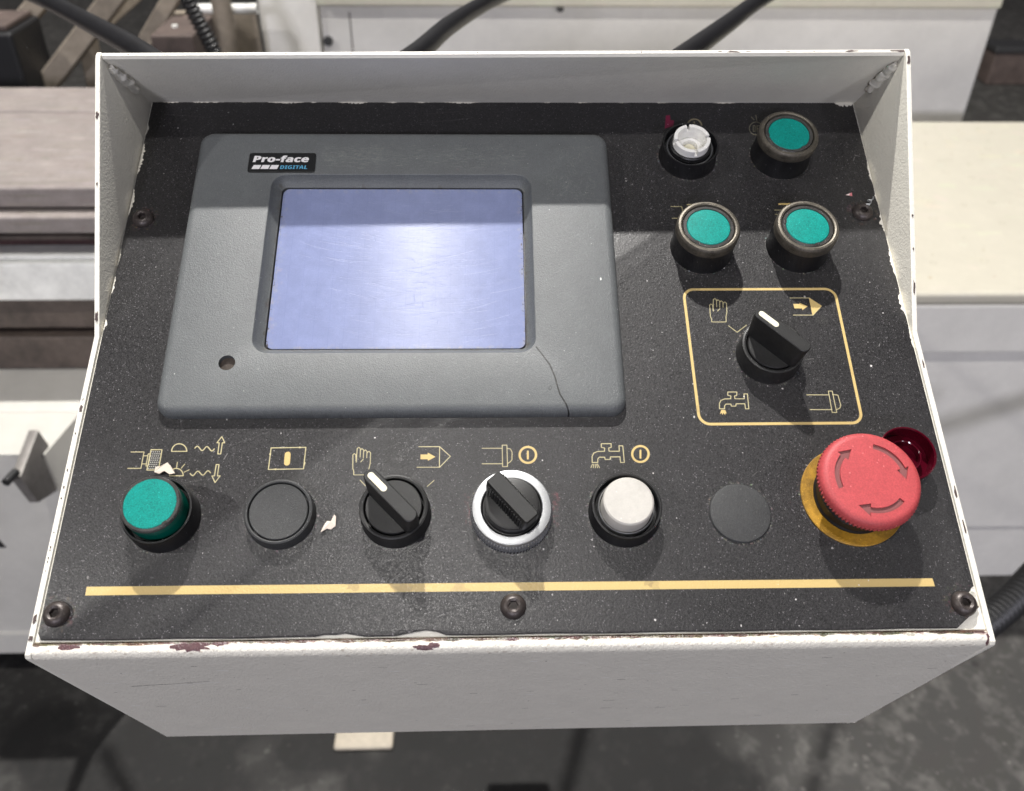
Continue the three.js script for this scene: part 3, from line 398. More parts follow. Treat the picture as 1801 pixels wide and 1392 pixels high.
  part('screen', sg, mat({ map: scr, color: C(0.64, 0.66, 0.65), emissiveMap: scr, emissive: new THREE.Color(0.016, 0.020, 0.028), bumpMap: scratches, bumpScale: 0.00006, roughness: 0.34, anisotropy: 0.92, anisotropyRotation: Math.PI / 2, specularIntensity: 0.36 }), T, { at: [ox + 0.2, oy, -5.6], keepUV: true, label: 'blank blue scratched screen' });
  const plateT = canvasTex(768, 280, (x, w, h) => {
    x.fillStyle = 'rgb(20,21,22)'; x.fillRect(0, 0, w, h); x.fillStyle = 'rgb(226,224,224)';
    x.save(); x.font = 'bold 118px sans-serif'; x.transform(1, 0, -0.16, 1, 34, 0); const wd = x.measureText('Pro-face').width; x.translate(26, 132); x.scale(650 / wd, 1); x.lineWidth = 6; x.strokeStyle = x.fillStyle; x.fillText('Pro-face', 0, 0); x.strokeText('Pro-face', 0, 0); x.restore();
    for (let i = 0; i < 3; i++) { const a = 52 + i * 102; x.beginPath(); x.moveTo(a + 14, 178); x.lineTo(a + 100, 178); x.lineTo(a + 82, 236); x.lineTo(a - 8, 236); x.closePath(); x.fill(); }
    x.save(); x.fillStyle = 'rgb(92,170,206)'; x.font = 'bold 74px sans-serif'; x.transform(1, 0, -0.12, 1, 30, 0); const w2 = x.measureText('DIGITAL').width; x.translate(360, 234); x.scale(320 / w2, 0.96); x.fillText('DIGITAL', 0, 0); x.restore();
  });
  const ng = prism(roundRect(0, 0, 33.2, 12.0, 1.3, 0, 5).map(([a, d]) => [a, d]), 0.7, 0.15), np = ng.attributes.position, nu = new Float32Array(np.count * 2);
  for (let i = 0; i < np.count; i++) { nu[2 * i] = np.getX(i) / 33.2 + 0.5; nu[2 * i + 1] = np.getY(i) / 12.0 + 0.5; } ng.setAttribute('uv', new THREE.BufferAttribute(nu, 2));
  const nm = part('name_plate', ng, mat({ map: plateT, roughness: 0.35 }), T, { at: [-60.3, 57.6, -0.15], keepUV: true, label: 'black name plate with white bold lettering' }); nm.rotation.z = 0.0;
}

// ------------------------------------------------------------------ push buttons and switches
const tabs = (n, r0, r1, z0, z1, half) => mergeGeometries(Array.from({ length: n }, (_, i) => new THREE.BoxGeometry(r1 - r0, half * 2, z1 - z0).translate((r0 + r1) / 2, 0, (z0 + z1) / 2).rotateZ(i / n * 2 * Math.PI + 0.9)));
function metalButton(u, v, label, turn) {
  const g = group('push_button', console_, [u, v, 0], label); g.rotation.z = turn;
  part('collar', lathe([[15.4, -0.5], [15.4, 0.6], [15.1, 1.2], [14.6, 12], [13.5, 12.4], [10, 12.4]]), M.plastic, g);
  part('metal_ring', lathe([[12.4, 12.0], [14.7, 12.0], [15.1, 12.4], [15.15, 16.0], [14.9, 16.7], [14.3, 17.4], [13.4, 17.6], [12.7, 17.3], [12.45, 16.6], [12.4, 14]]), M.gunmetal, g);
  part('lens_rim', lathe([[12.25, 14], [12.2, 16.5], [11.9, 16.85], [10.6, 16.9], [10.4, 16.6], [10.3, 15]]), M.dustyClear, g);
  part('lens', lathe([[10.35, 15], [10.3, 16.5], [10.0, 16.8], [6, 17.0], [0, 17.05]]), M.green, g);
  part('lens_tab', tabs(3, 10.2, 11.3, 16.2, 17.05, 1.0), M.dustyClear, g);
  return g;
}
metalButton(142.3, 243.3, 'green push button in worn metal ring in the corner of the panel, beside the visor', 0.2);
metalButton(94.6, 185.3, 'green push button in worn metal ring below the uncapped white lamp socket', 1.1);
metalButton(142.2, 185.6, 'green push button in worn metal ring nearest the side screw', 2.0);
{ // lamp socket without its lens
  const g = group('lamp_socket', console_, [93.6, 242.7, 0], 'uncapped button socket with open white plastic cup');
  part('collar', lathe([[14.6, -0.5], [14.8, 0.8], [14.5, 1.4], [14.4, 9.4], [14.1, 10], [13.5, 9.9], [13.2, 9.2], [13.0, 4.5], [0, 4.5]]), M.plastic, g);
  part('metal_ring', lathe([[11.9, 4], [11.9, 7.4], [11.6, 7.7], [11.2, 7.4], [11.2, 4]]), M.chrome, g);
  part('sleeve', lathe([[10.6, 4], [10.6, 9.6], [10.2, 10], [9.4, 10], [9.3, 4]]), M.plastic, g);
  const sector = (a0, a1, z0, z1) => { const s = new THREE.Shape(); s.absarc(0, 0, 9.1, a0, a1, false); s.absarc(0, 0, 7.5, a1, a0, true); s.closePath(); return new THREE.ExtrudeGeometry(s, { depth: z1 - z0, bevelEnabled: true, bevelSize: 0.12, bevelThickness: 0.12, bevelSegments: 1, curveSegments: 24 }).translate(0, 0, z0); };
  const walls = []; for (let i = 0; i < 4; i++) walls.push(sector(Math.PI / 2 * i + 0.10 + 0.15, Math.PI / 2 * (i + 1) - 0.10 + 0.15, 11, 14)); walls.push(sector(0, Math.PI * 2 - 1e-3, 3, 10.85));
  const floor = lathe([[8, 5.4], [8, 6], [5.4, 6], [5.2, 8.6], [4.2, 8.8], [3.8, 8.4], [3.8, 5], [0, 5]]);
  part('white_cup', mergeGeometries([...walls.map((q) => { q = boxUV(q); return q; }), boxUV(floor)].map((q) => { for (const k of Object.keys(q.attributes)) if (!['position', 'normal', 'uv'].includes(k)) q.deleteAttribute(k); return q; })), M.whitePlastic, g, { keepUV: true });
  part('bulb_base', lathe([[2.9, 4], [2.9, 6.6], [2.4, 7.2], [0, 7.4]], 32), M.ivory, g);
}
function openCollar(g, r, h) { part('collar', lathe([[r, -0.5], [r + 0.15, 0.7], [r - 0.1, 1.3], [r - 0.35, h - 0.7], [r - 0.7, h], [r - 1.4, h], [r - 1.7, h - 0.6], [r - 1.9, 3.5], [0, 3.5]]), M.plastic, g); }
{ // tall green button of the lower row
  const g = group('push_button', console_, [-145.9, 49.0, 0], 'tall green push button standing out of a black collar below the lamp symbols'); openCollar(g, 14.9, 10.5);
  part('lens_body', lathe([[12.1, 3.5], [12.0, 16.8]]), M.greenGlass, g);
  part('lens_rim', lathe([[12.0, 16.8], [11.9, 17.6], [11.5, 18.0], [10.5, 18.05]]), M.dustyClear, g);
  part('lens', lathe([[10.5, 18.0], [10.3, 18.2], [6, 18.35], [0, 18.4]]), M.green, g);
  part('lens_tab', tabs(1, 10.1, 11.2, 17.6, 18.3, 1.0).rotateZ(-1.75), M.dustyClear, g);
}
{ // flush black button
  const g = group('push_button', console_, [-97.6, 49.4, 0], 'flush black push button below the cycle symbol');
  part('collar', lathe([[14.5, -0.5], [14.6, 0.6], [14.4, 1.2], [14.2, 5.4], [13.9, 6.0], [13.3, 6.25], [12.75, 6.1], [12.55, 5.6], [12.5, 3]]), M.rubber, g);
  part('button_cap', lathe([[12.15, 3], [12.1, 5.5], [11.8, 5.85], [9, 5.6], [4, 5.45], [0, 5.4]]), M.rubber, g);
}
function selector(u, v, turn, label) {
  const g = group('selector_switch', console_, [u, v, 0], label); g.rotation.z = turn;
  part('collar', lathe([[14.7, -0.5], [14.8, 0.6], [14.5, 1.2], [14.3, 8.8], [14.0, 9.6], [13.3, 9.9], [12.5, 9.7], [12.3, 9.2], [12.2, 6]]), M.knob, g);
  part('dial', lathe([[11.7, 6], [11.6, 9.5], [11.3, 9.9], [0, 9.9]]), M.knob, g);
  const bar = crease(loft([stadium(13.2, 3.9, 8.5, 3), stadium(13.5, 3.7, 12, 3), stadium(14.4, 3.1, 23.2, 3), stadium(14.3, 2.95, 23.7, 2.8), stadium(14.0, 2.6, 23.95, 2.5)], false, true), 0.6);
  part('handle', bar, M.knob, g);
  part('pointer_mark', crease(loft([stadium(5.2, 1.35, 23.6), stadium(5.2, 1.35, 23.95), stadium(5.1, 1.25, 24.05)].map((l) => l.map(([x, y, z]) => [x + 7.6, y, z])), false, true), 0.5), M.ivory, g);
}
selector(-49.8, 49.6, 134 * Math.PI / 180, 'black selector switch of the lower row, cream mark pointing to the hand symbol');
selector(118.6, 124.4, 135 * Math.PI / 180, 'black selector switch inside the gold printed frame');
{ // selector with knurled chrome ring
  const g = group('selector_switch', console_, [-1.3, 49.2, 0], 'black selector knob in a knurled bright metal ring'); g.rotation.z = 131 * Math.PI / 180;
  const tooth = (r, d, z) => Array.from({ length: 320 }, (_, i) => { const a = i / 320 * 2 * Math.PI, q = r + (i % 4 < 2 ? d : -d); return [Math.cos(a) * q, Math.sin(a) * q, z]; });
  const ringLoops = [tooth(16.9, 0.28, -0.3), tooth(16.9, 0.28, 5.6), tooth(16.5, 0.1, 6.4), tooth(16.5, 0, 6.5), tooth(16.5, 0, 8.2), tooth(16.2, 0, 8.8), tooth(15.7, 0, 9.0), tooth(12.9, 0, 9.0), tooth(12.6, 0, 8.7), tooth(12.5, 0, 4)];
  part('knurled_ring', crease(loft(ringLoops), 0.5), M.chrome, g);
  part('dial', lathe([[12.3, 3], [12.2, 7.4], [11.9, 7.8], [11.4, 7.9], [11.3, 12.2], [10.9, 13.0], [10, 13.3], [0, 13.4]]), M.knob, g);
  part('handle', crease(loft([stadium(11.6, 4.6, 12.5, 1.6), stadium(12.0, 4.2, 16, 1.4), stadium(12.2, 3.6, 20.4, 1.2), stadium(11.8, 3.1, 21.2, 1)], false, true), 0.5), M.knob, g);
  const ribs = []; for (const s of [-1, 1]) for (let i = 0; i < 15; i++) ribs.push(new THREE.BoxGeometry(0.75, 0.9, 6.4).rotateX(s * 0.12).translate(-9.8 + i * 1.4, s * 4.15, 16.6));
  part('grip_ribs', mergeGeometries(ribs), M.knob, g);
}
{ // white button
  const g = group('push_button', console_, [46.3, 49.1, 0], 'white push button in a black collar below the tap symbol'); openCollar(g, 15.0, 9.5);
  part('metal_ring', lathe([[11.7, 3.5], [11.7, 7.6], [11.45, 7.9], [11.15, 7.6], [11.1, 3.5]]), M.chrome, g);
  part('button_cap', lathe([[10.7, 3.5], [10.6, 13.8], [10.3, 14.8], [9.7, 15.3], [6, 15.45], [0, 15.5]]), M.whiteCap, g);
}
part('blanking_plug', lathe([[13.1, -0.5], [13.1, 0.5], [12.7, 1.0], [12.0, 1.15], [0, 1.2]]), M.rubber, console_, { at: [95.6, 48.4, 0], label: 'flat black round blanking plug' });

// emergency stop
{
  const g = group('emergency_stop', console_, [145.0, 55.4, 0], 'red mushroom emergency stop button on a dirty yellow disc');
  part('yellow_disc', lathe([[22.2, 0.05], [22.2, 0.7], [21.9, 0.95], [14, 0.95], [0, 0.95]]), M.yellow, g);
  part('sleeve', lathe([[17.0, 0.5], [17.0, 1.6], [16.4, 2.4], [16.2, 6.6], [15.6, 7.3], [13.4, 7.4]]), M.plastic, g);
  part('stem', lathe([[15.2, 6], [15.2, 10], [15.6, 13], [16.4, 16]]), M.redDark, g);
  const seg = 320, ringL = (r, d, z) => Array.from({ length: seg }, (_, i) => { const a = i / seg * 2 * Math.PI, q = r + (i % 4 < 2 ? d : -d); return [Math.cos(a) * q, Math.sin(a) * q, z]; });
  const L = [ringL(14.5, 0, 15.6), ringL(18.8, 0, 15.8), ringL(20.2, 0.24, 16.3), ringL(20.75, 0.28, 17.2), ringL(20.85, 0.28, 18.6), ringL(20.8, 0.05, 18.9)];
  for (let k = 1; k <= 7; k++) { const a = k / 7 * Math.PI / 2; L.push(ringL(17.4 + 3.35 * Math.cos(a), 0, 19.0 + 3.35 * Math.sin(a))); }
  L.push(ringL(12, 0, 22.45), ringL(6, 0, 22.55));
  const head = crease(loft(L, true, true), 0.6); boxUV(head);
  const cutters = [], fills = [];
  for (const tip of [116, -4, -124]) {
    const r0 = 14.0, hw = 1.15, hh = 2.7, a1 = tip * Math.PI / 180, ah = a1 + 0.36, a0 = a1 + 1.42, P = (r, a) => [r * Math.cos(a), r * Math.sin(a)], pts = [P(r0, a1), P(r0 + hh, ah)];
    for (let k = 0; k <= 12; k++) pts.push(P(r0 + hw, ah + (a0 - ah) * k / 12)); for (let k = 12; k >= 0; k--) pts.push(P(r0 - hw, ah + (a0 - ah) * k / 12)); pts.push(P(r0 - hh, ah));
    cutters.push(new THREE.ExtrudeGeometry(shapeOf(pts), { depth: 3, bevelEnabled: false }).translate(0, 0, 21.6)); fills.push(new THREE.ShapeGeometry(shapeOf(pts)).translate(0, 0, 21.62));
  }
  let b = new Brush(boxUV(head)); b.updateMatrixWorld(); const ev = new Evaluator(); ev.useGroups = false; ev.attributes = ['position', 'uv', 'normal'];
  for (const c of cutters) { const q = new Brush(c); q.updateMatrixWorld(); b = ev.evaluate(b, q, SUBTRACTION); b.updateMatrixWorld(); }
  part('mushroom_head', b.geometry.index ? b.geometry.toNonIndexed() : b.geometry, M.red, g);
  for (const f of fills) part('arrow_mark', f, M.redWorn, g);
}

// ------------------------------------------------------------------ loose things lying on the panel
function onConsole(name, label, category) { const g = new THREE.Group(); g.name = numbered(name); g.rotation.copy(console_.rotation); g.position.copy(console_.position); scene.add(g); thing(g, label, category); return g; }
{
  const g = onConsole('red_lens_cap', 'loose dark red translucent lens cap lying against the emergency stop', 'lens cap');
  const inner = group('cap', g, [168.6, 71.4, 1.3]); inner.rotation.set(0.02, -0.03, 0.4);
  part('cup', lathe([[0, 0], [11.2, 0], [12.0, 0.6], [12.2, 8.4], [12.0, 8.9], [11.5, 9.0], [11.2, 8.6], [11.0, 1.6], [0, 1.4]]), M.redClear, inner);
  part('inner_ring', lathe([[7.2, 1.4], [7.2, 5.4], [6.9, 5.7], [6.5, 5.4], [6.5, 1.4]], 48), M.redClear, inner);
}
function flake(px, py, pts, label, seed) {
  const r = rng(seed), g = onConsole('paint_flake', label, 'paint flake'), [u, v] = onPanel(px, py, 0.4), P = pts.map(([a, b]) => { const [s, t] = onPanel(px + a * 1.15, py + b * 1.15, 0.4); return [s - u, t - v]; });
  const geo = prism(P, 0.7, 0.1), p = geo.attributes.position; for (let i = 0; i < p.count; i++) p.setZ(i, p.getZ(i) + 0.5 * Math.sin(p.getX(i) * 1.1 + seed) * Math.cos(p.getY(i) * 0.9) + 0.45); geo.computeVertexNormals();
  part('flake', geo, M.flake, g, { at: [u, v, 0.05] });
}
flake(580, 922, [[-14, 14], [-9, 2], [-4, -4], [2, -3], [7, -14], [10, -10], [9, 4], [2, 9], [-4, 8]], 'pale flake of paint lying between black button and selector switch', 1);
flake(290, 827, [[-16, 4], [-14, -4], [-6, -5], [4, -11], [9, -6], [16, 6], [8, 8], [0, 3], [-8, 7]], 'pale ragged flake of paint lying beside the tall green button', 2);
{
  const g = onConsole('metal_shaving', 'small curled bright metal shaving by the side screw', 'shaving'), [u, v] = onPanel(1534, 357, 2), pts = [];
  for (let i = 0; i < 26; i++) { const a = i * 0.55; pts.push(new THREE.Vector3(u - 3 + i * 0.14 + Math.cos(a) * 1.1, v - 2 + i * 0.22, 1.6 + Math.sin(a) * 1.1)); }
  part('curl', new THREE.TubeGeometry(new THREE.CatmullRomCurve3(pts), 90, 0.42, 6), M.chrome, g);
}

// ------------------------------------------------------------------ machines behind
const tint = (rgb, o = {}) => mat({ map: rep(speckle(rgb, rgb.map((c) => c * 0.35), { amp: 0.06, dots: 0.001, mottle: 0.10, seed: o.seed ?? 21, cells: 5 }), 1 / (o.tile ?? 600)), bumpMap: rep(peel, 1 / 90), bumpScale: 0.0003, roughness: o.rough ?? 0.5 });
const BG = {
  cream: mat({ map: (() => { const t = canvasTex(1024, 1024, (x, w, h) => { const r = rng(23); x.fillStyle = 'rgb(198,193,178)'; x.fillRect(0, 0, w, h);
    for (let q = 0; q < 130; q++) { x.fillStyle = `rgba(${200 + r() * 40},${194 + r() * 40},${172 + r() * 40},${0.05 + 0.12 * r()})`; blob(x, r() * w, r() * h, 10 + r() * 70, 6 + r() * 30, r, 18, 0.6); }
    for (let q = 0; q < 70; q++) { x.fillStyle = `rgba(${110 + r() * 50},${100 + r() * 45},${70 + r() * 40},${0.12 + 0.4 * r()})`; blob(x, r() * w, r() * h, 2 + r() * 7, 2 + r() * 6, r, 10, 0.5); }
    for (let q = 0; q < 46; q++) { x.strokeStyle = `rgba(120,110,84,${0.15 + 0.3 * r()})`; x.lineWidth = 1 + r() * 1.6; x.beginPath(); x.arc(r() * w, r() * h, 5 + r() * 7, 0, 6.3); x.stroke(); } grainOver(x, w, h, 24, 0.03, 0.05); }); t.wrapS = t.wrapT = THREE.RepeatWrapping; return rep(t, 1 / 520); })(), roughness: 0.5 }),
  white: tint([0.82, 0.80, 0.75], { seed: 24 }),
  cover: tint([0.60, 0.585, 0.54], { seed: 37 }),
  grit: mat({ map: (() => { const t = canvasTex(1024, 1024, (x, w, h) => { const r = rng(25); x.fillStyle = 'rgb(139,131,127)'; x.fillRect(0, 0, w, h);
    for (let q = 0; q < 420; q++) { const d = r() < 0.6; x.fillStyle = d ? `rgba(${78 + r() * 30},${68 + r() * 26},${62 + r() * 24},${0.06 + 0.16 * r()})` : `rgba(${176 + r() * 30},${170 + r() * 30},${162 + r() * 30},${0.05 + 0.14 * r()})`; blob(x, r() * w, r() * h, 12 + r() * 120, 2 + r() * 12, r, 16, 0.6); }
    for (let q = 0; q < 160; q++) { x.strokeStyle = `rgba(${70 + r() * 90},${62 + r() * 84},${56 + r() * 80},${0.10 + 0.3 * r()})`; x.lineWidth = 0.8 + r() * 2; const a = r() * w, b = r() * h; x.beginPath(); x.moveTo(a, b); x.lineTo(a + 20 + r() * 160, b + (r() - 0.5) * 12); x.stroke(); } grainOver(x, w, h, 26, 0.16, 0.2); }); t.wrapS = t.wrapT = THREE.RepeatWrapping; return rep(t, 1 / 460); })(), roughness: 0.7 }),
  grease: mat({ map: rep(speckle([0.085, 0.066, 0.055], [0.25, 0.2, 0.16], { amp: 0.3, dots: 0.004, mottle: 0.55, cells: 7, seed: 26 }), 1 / 260), roughness: 0.6 }),
  rust: mat({ map: rep(speckle([0.05, 0.022, 0.022], [0.3, 0.2, 0.14], { amp: 0.4, dots: 0.012, mottle: 0.7, cells: 12, seed: 27 }), 1 / 160), roughness: 0.7 }),
  pale: mat({ map: rep(speckle([0.80, 0.80, 0.76], [0.2, 0.18, 0.15], { amp: 0.08, dots: 0.002, mottle: 0.22, cells: 7, seed: 28 }), 1 / 200), roughness: 0.45 }),
  beam: mat({ map: rep(speckle([0.30, 0.255, 0.20], [0.10, 0.08, 0.06], { amp: 0.15, dots: 0.003, mottle: 0.35, cells: 6, seed: 29 }), 1 / 260), roughness: 0.75 }),
  brown: mat({ map: rep(speckle([0.10, 0.075, 0.065], [0.3, 0.25, 0.2], { amp: 0.2, dots: 0.002, mottle: 0.4, cells: 6, seed: 30 }), 1 / 200), roughness: 0.7 }),
  black: mat({ color: C(0.010, 0.010, 0.011), roughness: 0.55 }),
  cable: mat({ map: rep(speckle([0.010, 0.010, 0.011], [0.12, 0.12, 0.12], { amp: 0.3, dots: 0.004, mottle: 0.4, seed: 33 }), 1 / 60), roughness: 0.45 }),
  shadedGrey: mat({ map: rep(speckle([0.24, 0.225, 0.21], [0.5, 0.48, 0.45], { amp: 0.1, dots: 0.002, mottle: 0.3, seed: 36 }), 1 / 150), metalness: 0.3, roughness: 0.5 }),
  timber: mat({ map: rep(speckle([0.46, 0.41, 0.33], [0.2, 0.16, 0.12], { amp: 0.1, dots: 0.002, mottle: 0.25, seed: 39 }), 1 / 200), roughness: 0.8 }),
  hose: mat({ color: C(0.022, 0.022, 0.023), roughness: 0.4 }),
  steel: mat({ color: C(0.09, 0.09, 0.09), metalness: 0.6, roughness: 0.45 }),
};
const root = (name, label, category, gr) => { const g = new THREE.Group(); g.name = numbered(name); scene.add(g); return thing(g, label, category, gr); };
const boxM = (name, x0, x1, y0, y1, z0, z1, m, parent, r = 0.006, label) => part(name, new RoundedBoxGeometry((x1 - x0) * 1000, (y1 - y0) * 1000, (z1 - z0) * 1000, 3, Math.min(r, (x1 - x0) / 2.2, (y1 - y0) / 2.2, (z1 - z0) / 2.2) * 1000), m, parent, { at: [(x0 + x1) * 500, (y0 + y1) * 500, (z0 + z1) * 500], label });
const yAt = (px, py, z) => onZ(px, py, z).y, zAt = (px, py, y) => onY(px, py, y).z;

{ // machine on the right: cream top, stepped front
  const g = root('machine_housing', 'low cream machine housing with wide flat top beside the console', 'machine');
  const zN = -0.918, top = yAt(1700, 516, zN), zF = zAt(1700, 213, top), x0 = 0.16, x1 = 2.2;
  const yA = yAt(1700, 622, zN), yB = yAt(1700, 930, zN - 0.02);
  boxM('top_cover', x0, x1, top - 0.022, top, zF, zN, BG.cream, g, 0.008);
  boxM('front_strip', x0, x1, yA, top - 0.0225, zF + 0.01, zN - 0.001, BG.white, g, 0.004);  // coloured lighter than the top to make up for weak light on the front
  boxM('front_panel', x0, x1, yB, yA - 0.002, zF + 0.01, zN - 0.022, BG.white, g, 0.004);
  boxM('base', x0, x1 - 0.2, 0, yB - 0.002, zF + 0.03, zN - 0.035, BG.white, g, 0.004);
}
{ // cabinet behind the console
  const g = root('machine_cabinet', 'tall off-white machine cabinet standing behind the console', 'cabinet');
  const z = -1.95, yT = yAt(900, 6, z), xa = onZ(455, 0, z).x, xb = onZ(558, 0, z).x, xc = onZ(1742, 60, z).x;
  boxM('column', xa, xb, 0, 1.25, z - 0.3, z + 0.02, BG.white, g, 0.006);
  boxM('door_panel', xb + 0.002, xc, 0, yT - 0.002, z - 0.35, z, BG.white, g, 0.005);
  boxM('lid', xb + 0.002, xc - 0.012, yT, yT + 0.035, z - 0.35, z + 0.035, BG.cream, g, 0.005);
  part('bolt', new THREE.CylinderGeometry(9, 9, 16, 6).rotateX(Math.PI / 2), BG.steel, g, { at: onZ(985, 14, z + 0.006).multiplyScalar(1000).toArray() });
  part('bolt', new THREE.CylinderGeometry(11, 11, 16, 6).rotateX(Math.PI / 2), BG.steel, g, { at: onZ(577, 72, z + 0.006).multiplyScalar(1000).toArray() });
  boxM('seam', onZ(614, 20, z).x - 0.0015, onZ(614, 20, z).x + 0.0015, 0.3, yT - 0.02, z - 0.01, z + 0.001, BG.grease, g, 0.0004);
}
{ // grinding machine on the left
  const g = root('grinding_machine', 'worn grinding machine with dusty table, greasy guide rails and white cover', 'machine');
  const zN = -0.924, x0 = -2.2, x1 = -0.20, Y = (py, z = zN) => yAt(80, py, z), top = Y(330), zF = zAt(80, 152, top), zM = zAt(80, 196, top);
  boxM('table_plate', x0, x1, top - 0.03, top, zM + 0.003, zN, BG.grit, g, 0.004);
  boxM('table_plate', x0, x1, top - 0.03, top - 0.001, zF, zM - 0.006, BG.grit, g, 0.004);
  boxM('table_body', x0, x1, Y(412, zN + 0.02), top - 0.031, zF + 0.01, zN - 0.012, BG.grease, g, 0.003);
  boxM('table_ledge', x0, x1, Y(412, zN + 0.02), Y(382, zN + 0.02), zN - 0.011, zN + 0.020, BG.grit, g, 0.004);
  boxM('rail_cover', x0, x1, Y(450), Y(412) - 0.004, zF + 0.02, zN - 0.03, BG.rust, g, 0.004);
  boxM('rail_strip', x0, x1, Y(432), Y(424), zN - 0.029, zN - 0.016, BG.grease, g, 0.002);
  boxM('pale_guard', x0, x1, Y(528), Y(462), zN - 0.028, zN + 0.004, BG.pale, g, 0.005);
  boxM('pale_guard_top', x0, x1, Y(462) + 0.001, Y(452), zN - 0.06, zN - 0.004, BG.pale, g, 0.003);
  boxM('bed_rail', x0, x1, Y(590), Y(528) - 0.01, zF, zN - 0.02, BG.grease, g, 0.003);
  boxM('bed_rail', x0, x1, Y(657), Y(601), zF, zN - 0.012, BG.grease, g, 0.003);
  const yC = Y(657) - 0.003, zC = -0.71;
  // white cover: shelf, slanted front and lower lip
  const yShelf = yC, yLip = yAt(80, 1110, zC), yBot = yAt(80, 1143, zC);
  boxM('cover_shelf', x0, x1, yShelf - 0.02, yShelf, zN - 0.05, zC - 0.12, BG.cover, g, 0.004);
  const yEdge = yAt(30, 800, zC);
  const prof = [[zC - 0.119, yShelf - 0.001], [zC, yEdge], [zC, yLip], [zC + 0.006, yLip - 0.002], [zC + 0.006, yBot], [zC - 0.12, yBot]].map(([a, b]) => [b * 1000, a * 1000]);
  const gg = prism(prof, (onZ(118, 900, zC).x - x0) * 1000, 2); gg.applyMatrix4(new THREE.Matrix4().set(0, 0, 1, x0 * 1000, 1, 0, 0, 0, 0, 1, 0, 0, 0, 0, 0, 1)); part('front_cover', gg, BG.cover, g);
  boxM('side_cover', onZ(112, 900, zC).x + 0.004, x1, yBot + 0.1, yShelf - 0.022, zC - 0.32, zC - 0.14, BG.cover, g, 0.004);
  // bracket with bolt
  const bx = onZ(62, 800, zC + 0.015).x, onX = (px, py) => { const d = rayW(px, py); return camera.position.clone().addScaledVector(d, (bx - camera.position.x) / d.x); };
  const plateB = prism([[67, 757], [84, 781], [109, 858], [68, 884], [35, 841]].map(([a, b]) => { const p = onX(a, b); return [p.y * 1000, p.z * 1000]; }), 13, 0.8); plateB.applyMatrix4(new THREE.Matrix4().set(0, 0, 1, bx * 1000 - 13, 1, 0, 0, 0, 0, 1, 0, 0, 0, 0, 0, 1)); part('bracket', plateB, BG.shadedGrey, g);  // bracket coloured dark grey for the shade on its face
  const bolt = onX(31, 838); part('bracket_bolt', new THREE.CylinderGeometry(5.5, 5.5, 22, 20).rotateX(Math.PI / 2).rotateY(-0.2), BG.black, g, { at: [bx * 1000 - 6.5, bolt.y * 1000 + 2, bolt.z * 1000 + 4] });
  const hole = onX(75, 802); part('bracket_hole', new THREE.CylinderGeometry(3.4, 3.4, 3, 18).rotateZ(Math.PI / 2), BG.black, g, { at: [bx * 1000 - 1.2, hole.y * 1000, hole.z * 1000] });
  const font = await new FontLoader().loadAsync('fonts/droid/droid_sans_bold.typeface.json');
  const tg = new TextGeometry('A', { font, size: 46, depth: 0.6, bevelEnabled: false }); tg.computeBoundingBox(); const foot = onZ(11, 963, zC).multiplyScalar(1000);
  part('letter', tg, BG.black, g, { at: [foot.x - tg.boundingBox.max.x, foot.y, zC * 1000 + 0.3] });
  boxM('machine_base', x0, x1, 0, yBot - 0.02, zF, zN - 0.15, BG.black, g, 0.004);
}
// timber and steel lumber standing behind the grinding machine
const strut = (name, p, q, w, h, m, parent, label) => {
  const d = q.clone().sub(p), len = d.length(), g = new RoundedBoxGeometry(w * 1000, h * 1000, len * 1000, 2, Math.min(w, h) * 80), mm = new THREE.Matrix4().lookAt(q, p, new THREE.Vector3(0, 1, 0)), c = p.clone().add(q).multiplyScalar(500);
  g.applyMatrix4(mm); return part(name, g, m, parent, { at: c.toArray(), label });
};
{
  const z = -1.72, g = root('steel_rack', 'pale weathered steel rack leaning behind the grinding table', 'rack');
  strut('beam', onZ(62, 175, z), onZ(215, -25, z), 0.05, 0.04, BG.beam, g);
  strut('beam', onZ(18, 62, z - 0.06), onZ(98, -30, z - 0.06), 0.05, 0.035, BG.beam, g);
  strut('beam', onZ(30, 48, z + 0.02), onZ(62, 175, z + 0.02), 0.03, 0.03, BG.beam, g);
  strut('beam', onZ(150, 50, z - 0.08), onZ(175, 175, z - 0.08), 0.04, 0.03, BG.beam, g);
  strut('beam', onZ(160, 60, z - 0.12), onZ(250, -20, z - 0.12), 0.03, 0.03, BG.beam, g);
  strut('angle_bar', onZ(236, 108, z - 0.05), onZ(312, -20, z - 0.05), 0.05, 0.03, BG.beam, g);
  boxM('foot', onZ(60, 150, z).x - 0.1, onZ(250, 150, z).x, 0, 0.30, z - 0.18, z + 0.02, BG.brown, g, 0.004);
}
{ const g = root('motor_box', 'black box standing behind the table end of the grinding machine', 'box'), z = -1.62; boxM('body', -1.6, onZ(31, 100, z).x, 0, yAt(20, 58, z), z - 0.14, z, BG.black, g, 0.008); boxM('cover', -1.6, onZ(31, 100, z).x - 0.01, yAt(20, 58, z) + 0.001, yAt(20, 58, z) + 0.012, z - 0.13, z - 0.01, BG.brown, g, 0.003); }
{ const g = root('brown_crate', 'dusty brown steel box with a round rivet behind the console', 'box'), z = -1.60; boxM('body', onZ(262, 60, z).x, onZ(338, 60, z).x, 0, yAt(300, 62, z), z - 0.16, z, BG.brown, g, 0.004); part('rivet', new THREE.CylinderGeometry(6, 6, 4, 20).translate(0, 2, 0), BG.pale, g, { at: [(onZ(292, 60, z).x) * 1000, yAt(300, 62, z) * 1000, (z - 0.06) * 1000] }); }
const tube = (name, pts, r, m, parent, seg = 80) => part(name, new THREE.TubeGeometry(new THREE.CatmullRomCurve3(pts.map((p) => p.clone().multiplyScalar(1000))), seg, r * 1000, 18), m, parent);
